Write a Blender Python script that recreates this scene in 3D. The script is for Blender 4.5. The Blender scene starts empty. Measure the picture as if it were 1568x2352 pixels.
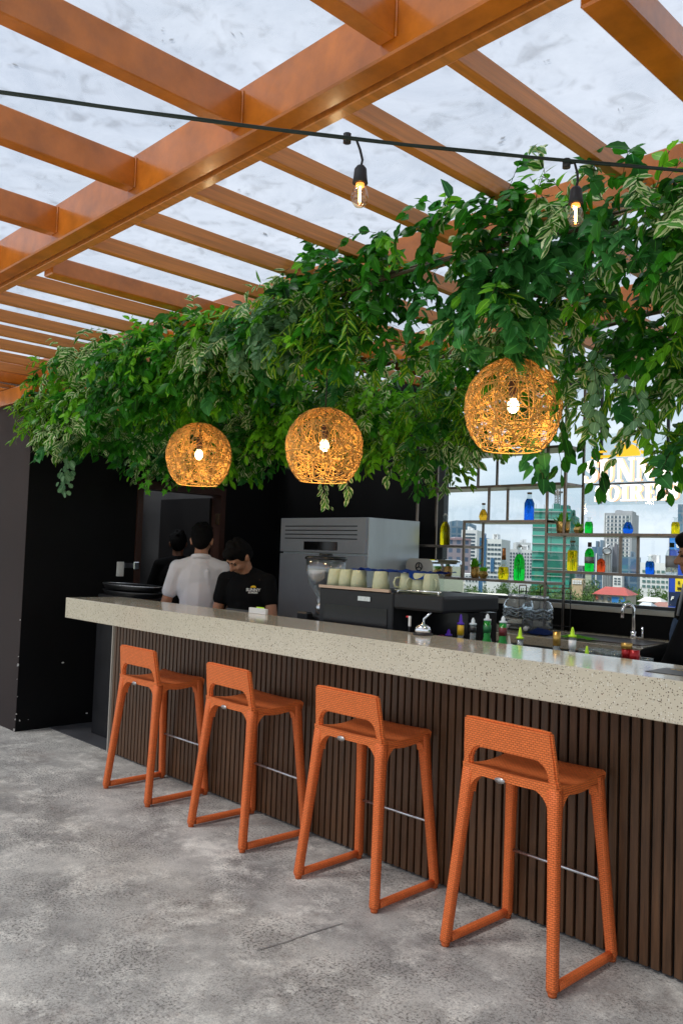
import bpy, bmesh, math, random
from mathutils import Vector, Matrix, Euler
RND = random.Random(11)
sc = bpy.context.scene
COL = sc.collection
rad = math.radians

# ---------------------------------------------------------------- camera
CAM = Vector((0, -2.5925, 1.459))
YAW, PIT, ROL, FPX = rad(46.2548), rad(2.9445), rad(2.0326), 1900.66
F0 = Vector((-math.sin(YAW), math.cos(YAW), 0)); R0 = Vector((math.cos(YAW), math.sin(YAW), 0)); Z = Vector((0, 0, 1))
CF = F0*math.cos(PIT) + Z*math.sin(PIT); CU = Z*math.cos(PIT) - F0*math.sin(PIT)
CR = R0*math.cos(ROL) + CU*math.sin(ROL); CU = CU*math.cos(ROL) - R0*math.sin(ROL)
cd = bpy.data.cameras.new('camera'); cam = bpy.data.objects.new('camera', cd); COL.objects.link(cam)
m = Matrix.Identity(4)
for i in range(3):
    m[i][0] = CR[i]; m[i][1] = CU[i]; m[i][2] = -CF[i]; m[i][3] = CAM[i]
cam.matrix_world = m
cd.sensor_fit = 'VERTICAL'; cd.sensor_height = 36; cd.lens = 36*FPX/2352
cd.clip_start = 0.05; cd.clip_end = 12000
sc.camera = cam
# ---------------------------------------------------------------- world, sun, exposure
SUN_EL, SUN_AZ = 58, 205      # elevation, compass-like azimuth of the sun (degrees)
wd = bpy.data.worlds.new('World'); sc.world = wd; wd.use_nodes = True
nt = wd.node_tree; nt.nodes.clear()
def wn(t, **k):
    n = nt.nodes.new(t)
    for a, b in k.items(): setattr(n, a, b)
    return n
sky = wn('ShaderNodeTexSky', sky_type='NISHITA', sun_disc=False, sun_elevation=rad(SUN_EL), sun_rotation=rad(SUN_AZ))
tc = wn('ShaderNodeTexCoord'); mp = wn('ShaderNodeMapping'); mp.inputs['Scale'].default_value = (1.4, 1.4, 6.0)
n1 = wn('ShaderNodeTexNoise'); n1.inputs['Scale'].default_value = 1.9; n1.inputs['Detail'].default_value = 7; n1.inputs['Roughness'].default_value = .55
cr = wn('ShaderNodeValToRGB'); cr.color_ramp.elements[0].position = .34; cr.color_ramp.elements[0].color = (.70, .70, .70, 1)
cr.color_ramp.elements[1].position = .6; cr.color_ramp.elements[1].color = (1, 1, 1, 1)
n2 = wn('ShaderNodeTexNoise'); n2.inputs['Scale'].default_value = 3.1; n2.inputs['Detail'].default_value = 6
cc = wn('ShaderNodeValToRGB'); cc.color_ramp.elements[0].position = .35; cc.color_ramp.elements[0].color = (3.1, 3.75, 4.5, 1)
cc.color_ramp.elements[1].position = .62; cc.color_ramp.elements[1].color = (4.9, 5.3, 5.75, 1)
mx = wn('ShaderNodeMix', data_type='RGBA'); bg = wn('ShaderNodeBackground'); bg.inputs['Strength'].default_value = .1
wo = wn('ShaderNodeOutputWorld'); L = nt.links.new
L(tc.outputs['Generated'], mp.inputs['Vector']); L(mp.outputs[0], n1.inputs['Vector']); L(mp.outputs[0], n2.inputs['Vector'])
L(n1.outputs['Fac'], cr.inputs[0]); L(n2.outputs['Fac'], cc.inputs[0])
L(cr.outputs[0], mx.inputs['Factor']); L(sky.outputs[0], mx.inputs['A']); L(cc.outputs[0], mx.inputs['B'])
L(mx.outputs['Result'], bg.inputs['Color']); L(bg.outputs[0], wo.inputs['Surface'])
sl = bpy.data.lights.new('sun', 'SUN'); sl.energy = 3.0; sl.angle = rad(14); sl.color = (1, .95, .88)
so = bpy.data.objects.new('sun', sl); COL.objects.link(so)
so.rotation_euler = Vector((-math.sin(rad(SUN_AZ))*math.cos(rad(SUN_EL)), -math.cos(rad(SUN_AZ))*math.cos(rad(SUN_EL)), -math.sin(rad(SUN_EL)))).to_track_quat('-Z', 'Y').to_euler()
vs = sc.view_settings; sc.display_settings.display_device = 'sRGB'
vs.view_transform = 'Standard'; vs.look = 'None'; vs.gamma = 1; vs.use_curve_mapping = False; vs.exposure = 1.06
sc.render.engine = 'CYCLES'
cy = sc.cycles; cy.max_bounces = 9; cy.transparent_max_bounces = 24; cy.transmission_bounces = 9; cy.diffuse_bounces = 4
cy.caustics_reflective = False; cy.caustics_refractive = False; cy.use_denoising = True; cy.sample_clamp_indirect = 6

# ---------------------------------------------------------------- helpers
def at(px, py, x=None, y=None, z=None, d=None):
    """a point of the place from a measured direction and one known plane or distance"""
    v = CF + CR*((px-784)/FPX) - CU*((py-1176)/FPX)
    if x is not None: t = (x-CAM.x)/v.x
    elif y is not None: t = (y-CAM.y)/v.y
    elif z is not None: t = (z-CAM.z)/v.z
    else: t = d
    return CAM + v*t
MT = {}
def T(name, label=None, cat=None, loc=(0, 0, 0), rz=0, group=None):
    o = bpy.data.objects.new(name, None); COL.objects.link(o); o.empty_display_size = .1
    o.location = loc; o.rotation_euler = (0, 0, rz)
    if label: tag(o, label, cat, group)
    MT[o.name] = Matrix.Translation(Vector(loc)) @ Matrix.Rotation(rz, 4, 'Z')
    return o
def tag(o, label, cat=None, group=None, kind=None):
    if label: o['label'] = label
    if cat: o['category'] = cat
    if group: o['group'] = group
    if kind: o['kind'] = kind
    return o
def link(name, me, mat, parent=None):
    if mat is not None and not me.materials: me.materials.append(mat)
    o = bpy.data.objects.new(name, me); COL.objects.link(o)
    if parent is not None: o.parent = parent
    MT[o.name] = Matrix.Identity(4)
    return o
def wm(o):
    """matrix of a thing from its own record (parents first)"""
    r = MT[o.name]
    return (wm(o.parent) @ r) if o.parent else r
class MB:
    """collects shapes into one mesh; world coordinates unless the parent is a prototype at the origin"""
    def __init__(s): s.b = bmesh.new(); s.uv = s.b.loops.layers.uv.new('UVMap')
    def box(s, x0, x1, y0, y1, z0, z1, bev=0, M=None, seg=1):
        g = bmesh.ops.create_cube(s.b, size=1)['verts']
        for v in g: v.co = Vector((x0+(v.co.x+.5)*(x1-x0), y0+(v.co.y+.5)*(y1-y0), z0+(v.co.z+.5)*(z1-z0)))
        if bev:
            es = list({e for v in g for e in v.link_edges})
            r = bmesh.ops.bevel(s.b, geom=es, offset=bev, segments=seg, affect='EDGES', profile=.5)
            g = list({v for f in r['faces'] for v in f.verts} | {v for v in g if v.is_valid})
        if M is not None:
            for v in g: v.co = M @ v.co
        return s
    def poly(s, pts, M=None):
        f = s.b.faces.new([s.b.verts.new(M @ Vector(p) if M else Vector(p)) for p in pts]); return f
    def prism(s, pts, vec, M=None):
        n = len(pts); vec = Vector(vec); P = [Vector(p) for p in pts]
        if M: P2 = [M @ (p+vec) for p in P]; P = [M @ p for p in P]
        else: P2 = [p+vec for p in P]
        a = [s.b.verts.new(p) for p in P]; c = [s.b.verts.new(p) for p in P2]
        s.b.faces.new(a[::-1]); s.b.faces.new(c)
        for i in range(n): s.b.faces.new([a[i], a[(i+1) % n], c[(i+1) % n], c[i]])
        return s
    def tube(s, pts, r, n=8, caps=True, smooth=True, sq=False):
        pts = [Vector(p) for p in pts]; k = len(pts); rs = r if isinstance(r, (list, tuple)) else [r]*k
        rings = []; up = None; dist = 0
        for i, p in enumerate(pts):
            t = (pts[min(i+1, k-1)]-pts[max(i-1, 0)]).normalized()
            if up is None: up = Vector((0, 0, 1)) if abs(t.z) < .9 else Vector((1, 0, 0))
            u = (up - t*up.dot(t))
            if u.length < 1e-5: u = Vector((1, .3, 0)) - t*t.x
            u.normalize(); w = t.cross(u); up = u
            if i: dist += (p-pts[i-1]).length
            ring = []
            for j in range(n):
                a = 2*math.pi*(j+.5)/n
                ca, sa = math.cos(a), math.sin(a)
                if sq:
                    q = 1/max(abs(ca), abs(sa))**.8; ca *= q; sa *= q
                ring.append(s.b.verts.new(p+(u*ca+w*sa)*rs[i]))
            rings.append((ring, dist))
        for i in range(k-1):
            (A, da), (B, db) = rings[i], rings[i+1]
            for j in range(n):
                f = s.b.faces.new([A[j], A[(j+1) % n], B[(j+1) % n], B[j]]); f.smooth = smooth
                per = 2*math.pi*rs[i]
                for l, uvv in zip(f.loops, [(j/n*per, da), ((j+1)/n*per, da), ((j+1)/n*per, db), (j/n*per, db)]): l[s.uv].uv = uvv
        if caps:
            s.b.faces.new(rings[0][0][::-1]); s.b.faces.new(rings[-1][0])
        return s
    def lathe(s, prof, c=(0, 0, 0), n=20, M=None, smooth=True, closed=False):
        c = Vector(c); rings = []
        for r, z in prof:
            if r < 1e-5: rings.append([s.b.verts.new(c+Vector((0, 0, z)))])
            else: rings.append([s.b.verts.new(c+Vector((r*math.cos(2*math.pi*j/n), r*math.sin(2*math.pi*j/n), z))) for j in range(n)])
        if M:
            for rg in rings:
                for v in rg: v.co = M @ v.co
        for A, B in zip(rings, rings[1:]):
            for j in range(n):
                q = (j+1) % n
                if len(A) == 1 and len(B) == 1: continue
                if len(A) == 1: f = s.b.faces.new([A[0], B[q], B[j]])
                elif len(B) == 1: f = s.b.faces.new([A[j], A[q], B[0]])
                else: f = s.b.faces.new([A[j], A[q], B[q], B[j]])
                f.smooth = smooth
        return s
    def ball(s, c, r, M=None, u=14, v=9):
        r = r if isinstance(r, (tuple, list)) else (r, r, r)
        X = Matrix.Translation(Vector(c)) @ (M or Matrix.Identity(4)) @ Matrix.Diagonal((r[0], r[1], r[2], 1))
        g = bmesh.ops.create_uvsphere(s.b, u_segments=u, v_segments=v, radius=1, matrix=X)['verts']
        for x in g:
            for f in x.link_faces: f.smooth = True
        return s
    def cap(s, a, b, r0, r1, n=10):
        """tapered limb with round ends"""
        a = Vector(a); b = Vector(b); d = (b-a)
        if d.length < 1e-6: return s.ball(a, r0)
        d.normalize(); pts = []; rr = []
        for k in (1, .92, .7, .38): pts.append(a-d*r0*k*.98); rr.append(max(r0*math.sqrt(max(0, 1-(k*.98)**2)), r0*.12))
        pts.append(a); rr.append(r0); pts.append(b); rr.append(r1)
        for k in (.38, .7, .92, 1): pts.append(b+d*r1*k*.98); rr.append(max(r1*math.sqrt(max(0, 1-(k*.98)**2)), r1*.12))
        return s.tube(pts, rr, n)
    def mesh(s, name, parent=None, local=False, normals=True):
        if normals: bmesh.ops.recalc_face_normals(s.b, faces=s.b.faces)
        me = bpy.data.meshes.new(name); s.b.to_mesh(me); s.b.free()
        if parent is not None and not local: me.transform(wm(parent).inverted())
        return me
    def build(s, name, mat, parent=None, local=False, sm=None):
        me = s.mesh(name, parent, local)
        if sm is not None: me.shade_auto_smooth = None if False else None
        return link(name, me, mat, parent)
def MBset(me, smooth=True):
    for p in me.polygons: p.use_smooth = smooth
def struct(name, mb, mat, label=None):
    o = mb.build(name, mat); o['kind'] = 'structure'
    if label: o['label'] = label
    return o
def single(name, mb, mat, label, cat, group=None):
    return tag(mb.build(name, mat), label, cat, group)
def kids(o): return [c for c in COL.objects if c.parent == o]
def dup(root, loc, rz=0, label=None, group=None, scale=None):
    r = root.copy(); COL.objects.link(r); r.location = loc; r.rotation_euler = (0, 0, rz)
    if scale: r.scale = (scale,)*3 if not isinstance(scale, tuple) else scale
    if label: r['label'] = label
    if group: r['group'] = group
    MT[r.name] = Matrix.Translation(Vector(loc)) @ Matrix.Rotation(rz, 4, 'Z')
    for ch in kids(root):
        c = ch.copy(); COL.objects.link(c); c.parent = r; MT[c.name] = MT[ch.name]
        for g in kids(ch):
            d = g.copy(); COL.objects.link(d); d.parent = c; MT[d.name] = MT[g.name]
    return r
def evalmesh(o):
    dg = bpy.context.evaluated_depsgraph_get()
    return bpy.data.meshes.new_from_object(o.evaluated_get(dg))
def remesh(mb, name, vox=.007, smooth=4):
    """fuse the collected solids into one continuous skin"""
    me = mb.mesh(name); o = bpy.data.objects.new('tmp', me); COL.objects.link(o)
    r = o.modifiers.new('r', 'REMESH'); r.mode = 'VOXEL'; r.voxel_size = vox; r.use_smooth_shade = True
    s = o.modifiers.new('s', 'SMOOTH'); s.iterations = smooth; s.factor = .5
    bpy.context.view_layer.update()
    out = evalmesh(o); out.name = name; bpy.data.objects.remove(o); bpy.data.meshes.remove(me)
    MBset(out); return out
def textmesh(s, size, depth=.001, bold=0, align='LEFT', shear=0):
    cu = bpy.data.curves.new('t', 'FONT'); cu.body = s; cu.size = size; cu.extrude = depth; cu.offset = bold; cu.align_x = align; cu.shear = shear
    cu.resolution_u = 3
    o = bpy.data.objects.new('t', cu); COL.objects.link(o); bpy.context.view_layer.update()
    me = evalmesh(o); bpy.data.objects.remove(o); bpy.data.curves.remove(cu); me.name = 'lettering'; me.materials.clear()
    return me

# ---------------------------------------------------------------- materials
def mat(name, col, rough=.5, metal=0, spec=.5, bump=0, bscale=40, var=0, vscale=8, emit=None, es=0, trans=0, ior=1.45, coat=0, alpha=None, stretch=None, sheen=0):
    M = bpy.data.materials.new(name); M.use_nodes = True; n = M.node_tree; b = n.nodes['Principled BSDF']
    b.inputs['Base Color'].default_value = (*col, 1); b.inputs['Roughness'].default_value = rough; b.inputs['Metallic'].default_value = metal
    b.inputs['Specular IOR Level'].default_value = spec; b.inputs['IOR'].default_value = ior
    if trans: b.inputs['Transmission Weight'].default_value = trans
    if coat: b.inputs['Coat Weight'].default_value = coat; b.inputs['Coat Roughness'].default_value = .12
    if emit: b.inputs['Emission Color'].default_value = (*emit, 1); b.inputs['Emission Strength'].default_value = es
    def new(t): return n.nodes.new(t)
    if var or bump:
        tcn = new('ShaderNodeTexCoord'); mpn = new('ShaderNodeMapping'); n.links.new(tcn.outputs['Object'], mpn.inputs[0])
        if stretch: mpn.inputs['Scale'].default_value = stretch
    if var:
        no = new('ShaderNodeTexNoise'); no.inputs['Scale'].default_value = vscale; no.inputs['Detail'].default_value = 6; no.inputs['Roughness'].default_value = .6
        rp = new('ShaderNodeValToRGB'); rp.color_ramp.elements[0].position = .3; rp.color_ramp.elements[1].position = .72
        rp.color_ramp.elements[0].color = (*[c*(1-var) for c in col], 1); rp.color_ramp.elements[1].color = (*[min(1, c*(1+var)) for c in col], 1)
        n.links.new(mpn.outputs[0], no.inputs['Vector']); n.links.new(no.outputs['Fac'], rp.inputs[0]); n.links.new(rp.outputs[0], b.inputs['Base Color'])
        mr = new('ShaderNodeMapRange'); mr.inputs[3].default_value = max(.03, rough-.1); mr.inputs[4].default_value = min(1, rough+.12)
        n.links.new(no.outputs['Fac'], mr.inputs[0]); n.links.new(mr.outputs[0], b.inputs['Roughness'])
    if bump:
        nb = new('ShaderNodeTexNoise'); nb.inputs['Scale'].default_value = bscale; nb.inputs['Detail'].default_value = 4
        bp = new('ShaderNodeBump'); bp.inputs['Strength'].default_value = bump; bp.inputs['Distance'].default_value = .01
        n.links.new(mpn.outputs[0], nb.inputs['Vector']); n.links.new(nb.outputs['Fac'], bp.inputs['Height']); n.links.new(bp.outputs[0], b.inputs['Normal'])
    return M
def nodes(M): return M.node_tree.nodes, M.node_tree.links.new, M.node_tree.nodes['Principled BSDF']

BLACK = mat('black_paint', (.0035, .0035, .004), .6, spec=.2, var=.3, vscale=3, bump=.08, bscale=60)
GREYWALL = mat('grey_brown_paint', (.034, .024, .022), .75, spec=.25, var=.15, vscale=4, bump=.12, bscale=90)
KGREY = mat('kitchen_wall_paint', (.09, .09, .09), .8, var=.1)
DKWOOD = mat('dark_brown_wood', (.045, .018, .012), .45, var=.35, vscale=12, stretch=(1, 1, .12))
STEEL = mat('brushed_steel', (.62, .63, .65), .28, 1, var=.12, vscale=10, stretch=(20, 20, 1))
CHROME = mat('chrome', (.85, .85, .86), .08, 1)
BRONZE = mat('bronze_steel', (.20, .16, .135), .3, 1, var=.25, vscale=14)
FRAME = mat('dark_window_frame', (.05, .055, .06), .4, .3, var=.15)
ALU = mat('pale_aluminium', (.62, .58, .52), .4, .4, var=.1)
GREYFRIDGE = mat('grey_enamel', (.33, .335, .37), .38, .1, var=.06, vscale=5)
FRSIDE = mat('galvanised_steel', (.58, .62, .65), .42, .6, var=.18, vscale=3, stretch=(1, 1, .25))
PLBLACK = mat('black_plastic', (.012, .012, .014), .35, var=.2)
PLWHITE = mat('white_plastic', (.78, .77, .74), .4)
OFFWHITE = mat('cream_plaster', (.62, .60, .52), .8, var=.12, vscale=.6)

def concrete():
    M = mat('worn_concrete', (.34, .33, .32), .6); n, L, b = nodes(M)
    def N(t): return M.node_tree.nodes.new(t)
    t = N('ShaderNodeTexCoord')
    def noise(sc_, det=6, ro=.6, dist=0):
        q = N('ShaderNodeTexNoise'); q.inputs['Scale'].default_value = sc_; q.inputs['Detail'].default_value = det; q.inputs['Roughness'].default_value = ro; q.inputs['Distortion'].default_value = dist
        L(t.outputs['Object'], q.inputs['Vector']); return q.outputs['Fac']
    def ramp(src, a, b_, ca, cb):
        q = N('ShaderNodeValToRGB'); q.color_ramp.elements[0].position = a; q.color_ramp.elements[1].position = b_
        q.color_ramp.elements[0].color = (*ca, 1); q.color_ramp.elements[1].color = (*cb, 1); L(src, q.inputs[0]); return q.outputs[0]
    def mix(f, a, b_, mode='MIX', fv=None):
        q = N('ShaderNodeMix'); q.data_type = 'RGBA'; q.blend_type = mode
        if fv is not None: q.inputs['Factor'].default_value = fv
        else: L(f, q.inputs['Factor'])
        L(a, q.inputs['A']); L(b_, q.inputs['B']); return q.outputs['Result']
    big = ramp(noise(2.6, 12, .72, .12), .36, .62, (.29, .272, .25), (.60, .57, .515))
    pale = ramp(noise(3.4, 12, .74, .1), .50, .64, (0, 0, 0), (1, 1, 1))
    palec = N('ShaderNodeRGB'); palec.outputs[0].default_value = (.84, .80, .715, 1)
    c1 = mix(pale, big, palec.outputs[0])
    stain = ramp(noise(1.7, 10, .7, .2), .54, .68, (0, 0, 0), (.75, .75, .75))
    stc = N('ShaderNodeRGB'); stc.outputs[0].default_value = (.29, .25, .22, 1)
    c2 = mix(stain, c1, stc.outputs[0])
    spk = ramp(noise(85, 3, .75), .40, .50, (.26, .25, .25), (1, 1, 1))
    spm = ramp(noise(2.3, 8, .65, .1), .36, .58, (0, 0, 0), (1, 1, 1))
    white = N('ShaderNodeRGB'); white.outputs[0].default_value = (1, 1, 1, 1)
    spk2 = mix(spm, white.outputs[0], spk)
    c3 = mix(None, c2, spk2, 'MULTIPLY', .95)
    fine = ramp(noise(190, 3, .8), .3, .7, (.55, .55, .55), (1.25, 1.25, 1.25))
    c4 = mix(None, c3, fine, 'MULTIPLY', .85)
    L(c4, b.inputs['Base Color'])
    bp = N('ShaderNodeBump'); bp.inputs['Strength'].default_value = .35; bp.inputs['Distance'].default_value = .006
    L(noise(60, 6, .75), bp.inputs['Height']); L(bp.outputs[0], b.inputs['Normal'])
    mr = N('ShaderNodeMapRange'); mr.inputs[3].default_value = .42; mr.inputs[4].default_value = .8; L(noise(3, 5), mr.inputs[0]); L(mr.outputs[0], b.inputs['Roughness'])
    return M
CONC = concrete()
def terrazzo(name, base, rough, dens=.30, coat=0):
    M = mat(name, base, rough, coat=coat); n, L, b = nodes(M)
    def N(t): return M.node_tree.nodes.new(t)
    t = N('ShaderNodeTexCoord'); last = None
    bc = N('ShaderNodeTexNoise'); bc.inputs['Scale'].default_value = 3; bc.inputs['Detail'].default_value = 5; L(t.outputs['Object'], bc.inputs['Vector'])
    rb = N('ShaderNodeValToRGB'); rb.color_ramp.elements[0].color = (*[c*.9 for c in base], 1); rb.color_ramp.elements[1].color = (*[c*1.08 for c in base], 1); L(bc.outputs['Fac'], rb.inputs[0])
    last = rb.outputs[0]
    for scl, thr, colr in ((135, .27, (.11, .08, .06)), (150, .27, (.16, .12, .09)), (70, .20, (.12, .075, .05)), (120, .25, (.72, .69, .62))):
        v = N('ShaderNodeTexVoronoi'); v.inputs['Scale'].default_value = scl; L(t.outputs['Object'], v.inputs['Vector'])
        lt = N('ShaderNodeMath'); lt.operation = 'LESS_THAN'; lt.inputs[1].default_value = thr; L(v.outputs['Distance'], lt.inputs[0])
        sp = N('ShaderNodeSeparateColor'); L(v.outputs['Color'], sp.inputs[0])
        gt = N('ShaderNodeMath'); gt.operation = 'LESS_THAN'; gt.inputs[1].default_value = dens; L(sp.outputs[0], gt.inputs[0])
        mu = N('ShaderNodeMath'); mu.operation = 'MULTIPLY'; L(lt.outputs[0], mu.inputs[0]); L(gt.outputs[0], mu.inputs[1])
        q = N('ShaderNodeMix'); q.data_type = 'RGBA'; L(mu.outputs[0], q.inputs['Factor']); L(last, q.inputs['A']); q.inputs['B'].default_value = (*colr, 1); last = q.outputs['Result']
    L(last, b.inputs['Base Color']); return M
TERR = terrazzo('speckled_quartz', (.58, .51, .39), .12, .30, .25)

def weave(name, col, cw, ch):
    M = mat(name, col, .5, spec=.3); n, L, b = nodes(M)
    def N(t): return M.node_tree.nodes.new(t)
    t = N('ShaderNodeTexCoord'); mp_ = N('ShaderNodeMapping'); L(t.outputs['UV'], mp_.inputs[0])
    br = N('ShaderNodeTexBrick'); br.offset = .5; br.inputs['Scale'].default_value = 1
    br.inputs['Brick Width'].default_value = cw; br.inputs['Row Height'].default_value = ch; br.inputs['Mortar Size'].default_value = ch*.17; br.inputs['Mortar Smooth'].default_value = 1; br.inputs['Bias'].default_value = 0
    br.inputs['Color1'].default_value = (*col, 1); br.inputs['Color2'].default_value = (*[c*.86 for c in col], 1); br.inputs['Mortar'].default_value = (*[c*.52 for c in col], 1)
    L(mp_.outputs[0], br.inputs['Vector']); L(br.outputs['Color'], b.inputs['Base Color'])
    bp = N('ShaderNodeBump'); bp.inputs['Strength'].default_value = .8; bp.inputs['Distance'].default_value = .003; bp.invert = True
    L(br.outputs['Fac'], bp.inputs['Height']); L(bp.outputs[0], b.inputs['Normal']); return M
ORANGE = (.98, .215, .055)
WEAVE_L = weave('orange_weave_leg', ORANGE, .017, .0072)
WEAVE_S = weave('orange_weave_seat', (.98, .23, .058), .017, .0082)

def orangewood(name, col, rough, coat):
    M = mat(name, col, rough, coat=coat); n, L, b = nodes(M)
    def N(t): return M.node_tree.nodes.new(t)
    t = N('ShaderNodeTexCoord'); mp_ = N('ShaderNodeMapping'); mp_.inputs['Scale'].default_value = (3, 3, 3); L(t.outputs['Object'], mp_.inputs[0])
    a = N('ShaderNodeTexNoise'); a.inputs['Scale'].default_value = 2; a.inputs['Detail'].default_value = 8; a.inputs['Roughness'].default_value = .65; L(mp_.outputs[0], a.inputs['Vector'])
    r = N('ShaderNodeValToRGB'); r.color_ramp.elements[0].position = .3; r.color_ramp.elements[1].position = .7
    r.color_ramp.elements[0].color = (*[c*.66 for c in col], 1); r.color_ramp.elements[1].color = (*[c*1.18 for c in col], 1); L(a.outputs['Fac'], r.inputs[0]); L(r.outputs[0], b.inputs['Base Color'])
    g = N('ShaderNodeTexNoise'); g.inputs['Scale'].default_value = 60; g.inputs['Detail'].default_value = 3; L(t.outputs['Object'], g.inputs['Vector'])
    bp = N('ShaderNodeBump'); bp.inputs['Strength'].default_value = .12; bp.inputs['Distance'].default_value = .003; L(g.outputs['Fac'], bp.inputs['Height']); L(bp.outputs[0], b.inputs['Normal'])
    return M
BEAMPAINT = orangewood('glossy_orange_brown_paint', (.54, .155, .011), .27, .45)
RAFTWOOD = orangewood('varnished_rafter_timber', (.58, .205, .034), .42, .2)
for M_, st in ((RAFTWOOD, (18, 1.0, 30)),):
    [x for x in M_.node_tree.nodes if x.type == 'MAPPING'][0].inputs['Scale'].default_value = st

def glassmat(name, col, rough=.0, ior=1.45): return mat(name, col, rough, trans=1, ior=ior)
def thinpane(name, tint, refl=.08):
    M = bpy.data.materials.new(name); M.use_nodes = True; n = M.node_tree; n.nodes.clear()
    o = n.nodes.new('ShaderNodeOutputMaterial'); tr = n.nodes.new('ShaderNodeBsdfTransparent'); tr.inputs[0].default_value = (*tint, 1)
    gl = n.nodes.new('ShaderNodeBsdfGlossy'); gl.inputs['Roughness'].default_value = .02; fr = n.nodes.new('ShaderNodeMapRange'); lw = n.nodes.new('ShaderNodeLayerWeight'); lw.inputs[0].default_value = .5; pw = n.nodes.new('ShaderNodeMath'); pw.operation = 'POWER'; pw.inputs[1].default_value = 3.5
    n.links.new(lw.outputs['Facing'], pw.inputs[0]); n.links.new(pw.outputs[0], fr.inputs[0]); fr.inputs[3].default_value = refl*.5; fr.inputs[4].default_value = .65
    mx_ = n.nodes.new('ShaderNodeMixShader'); n.links.new(fr.outputs[0], mx_.inputs[0]); n.links.new(tr.outputs[0], mx_.inputs[1]); n.links.new(gl.outputs[0], mx_.inputs[2]); n.links.new(mx_.outputs[0], o.inputs[0])
    return M
PANE = thinpane('window_glass', (.95, .97, .97))
ACRYL = thinpane('clear_acrylic', (.9, .93, .93))
def roofmat():
    M = bpy.data.materials.new('grimy_clear_roofing'); M.use_nodes = True; n = M.node_tree; n.nodes.clear(); L = n.links.new; N = n.nodes.new
    o = N('ShaderNodeOutputMaterial'); tr = N('ShaderNodeBsdfTransparent'); tr.inputs[0].default_value = (.68, .70, .73, 1)
    tl = N('ShaderNodeBsdfTranslucent'); tl.inputs[0].default_value = (.60, .62, .66, 1); df = N('ShaderNodeBsdfDiffuse'); df.inputs[0].default_value = (.20, .21, .22, 1)
    t = N('ShaderNodeTexCoord')
    def noise(s, d, dist=0, st=None):
        q = N('ShaderNodeTexNoise'); q.inputs['Scale'].default_value = s; q.inputs['Detail'].default_value = d; q.inputs['Roughness'].default_value = .68; q.inputs['Distortion'].default_value = dist
        mp_ = N('ShaderNodeMapping'); L(t.outputs['Object'], mp_.inputs[0])
        if st: mp_.inputs['Scale'].default_value = st
        L(mp_.outputs[0], q.inputs['Vector']); return q.outputs['Fac']
    def rng(src, a, b, lo, hi):
        q = N('ShaderNodeMapRange'); q.inputs[1].default_value = a; q.inputs[2].default_value = b; q.inputs[3].default_value = lo; q.inputs[4].default_value = hi; L(src, q.inputs[0]); return q.outputs[0]
    a = rng(noise(2.2, 8, .6), .35, .7, .2, .42)
    m1 = N('ShaderNodeMixShader'); L(a, m1.inputs[0]); L(tr.outputs[0], m1.inputs[1]); L(tl.outputs[0], m1.inputs[2])
    b1 = rng(noise(9, 10, .9, (1, 1, 1)), .52, .80, 0, .30); b2 = rng(noise(30, 6, .3), .66, .76, 0, .25)
    mxm = N('ShaderNodeMath'); mxm.operation = 'MAXIMUM'; L(b1, mxm.inputs[0]); L(b2, mxm.inputs[1])
    m2 = N('ShaderNodeMixShader'); L(mxm.outputs[0], m2.inputs[0]); L(m1.outputs[0], m2.inputs[1]); L(df.outputs[0], m2.inputs[2])
    L(m2.outputs[0], o.inputs[0]); return M
ROOF = roofmat()

def boxuv(me):
    uv = me.uv_layers.active or me.uv_layers.new(name='UVMap')
    for p in me.polygons:
        a = [abs(c) for c in p.normal]; k = a.index(max(a))
        for li in p.loop_indices:
            c = me.vertices[me.loops[li].vertex_index].co
            uv.data[li].uv = ((c.y, c.z), (c.x, c.z), (c.x, c.y))[k]

# ================================================================ THE SETTING
struct('terrace_floor', MB().box(-14, 4, -5.2, .386, -.3, 0), CONC, 'worn grey concrete terrace floor')
TILE = mat('dark_floor_tile', (.075, .075, .08), .35, var=.2, vscale=5)
struct('bar_floor', MB().box(-8.9, 4, .387, 3.0, -.3, .004), TILE, 'dark smooth floor behind the bar')
jb = MB(); J0 = [at(590, 2182, z=.003), at(660, 2162, z=.003), at(690, 2150, z=.003), at(740, 2134, z=.003), at(788, 2120, z=.003)]
for a, b in zip(J0, J0[1:]):
    w0 = .0015+.003*RND.random(); jb.poly([a+Vector((w0, -w0, 0)), b+Vector((w0*.6, -w0, 0)), b+Vector((-w0, w0, 0)), a+Vector((-w0, w0*.7, 0))])
struct('floor_crack', jb, mat('crack_dirt', (.27, .25, .232), .9))
GROUND_Z = -14
GRD = mat('city_ground', (.13, .15, .10), .95, var=.5, vscale=.02)
struct('ground', MB().box(-5000, 5000, -5000, 5000, GROUND_Z-1, GROUND_Z), GRD)
# the storeys below the terrace, so that the terrace stands on something
tb = MB().box(-13.8, 3.8, -8.8, 2.8, GROUND_Z, -.31)
tag(tb.build('terrace_building', OFFWHITE), 'cream storeys underneath the rooftop terrace', 'building')

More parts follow.
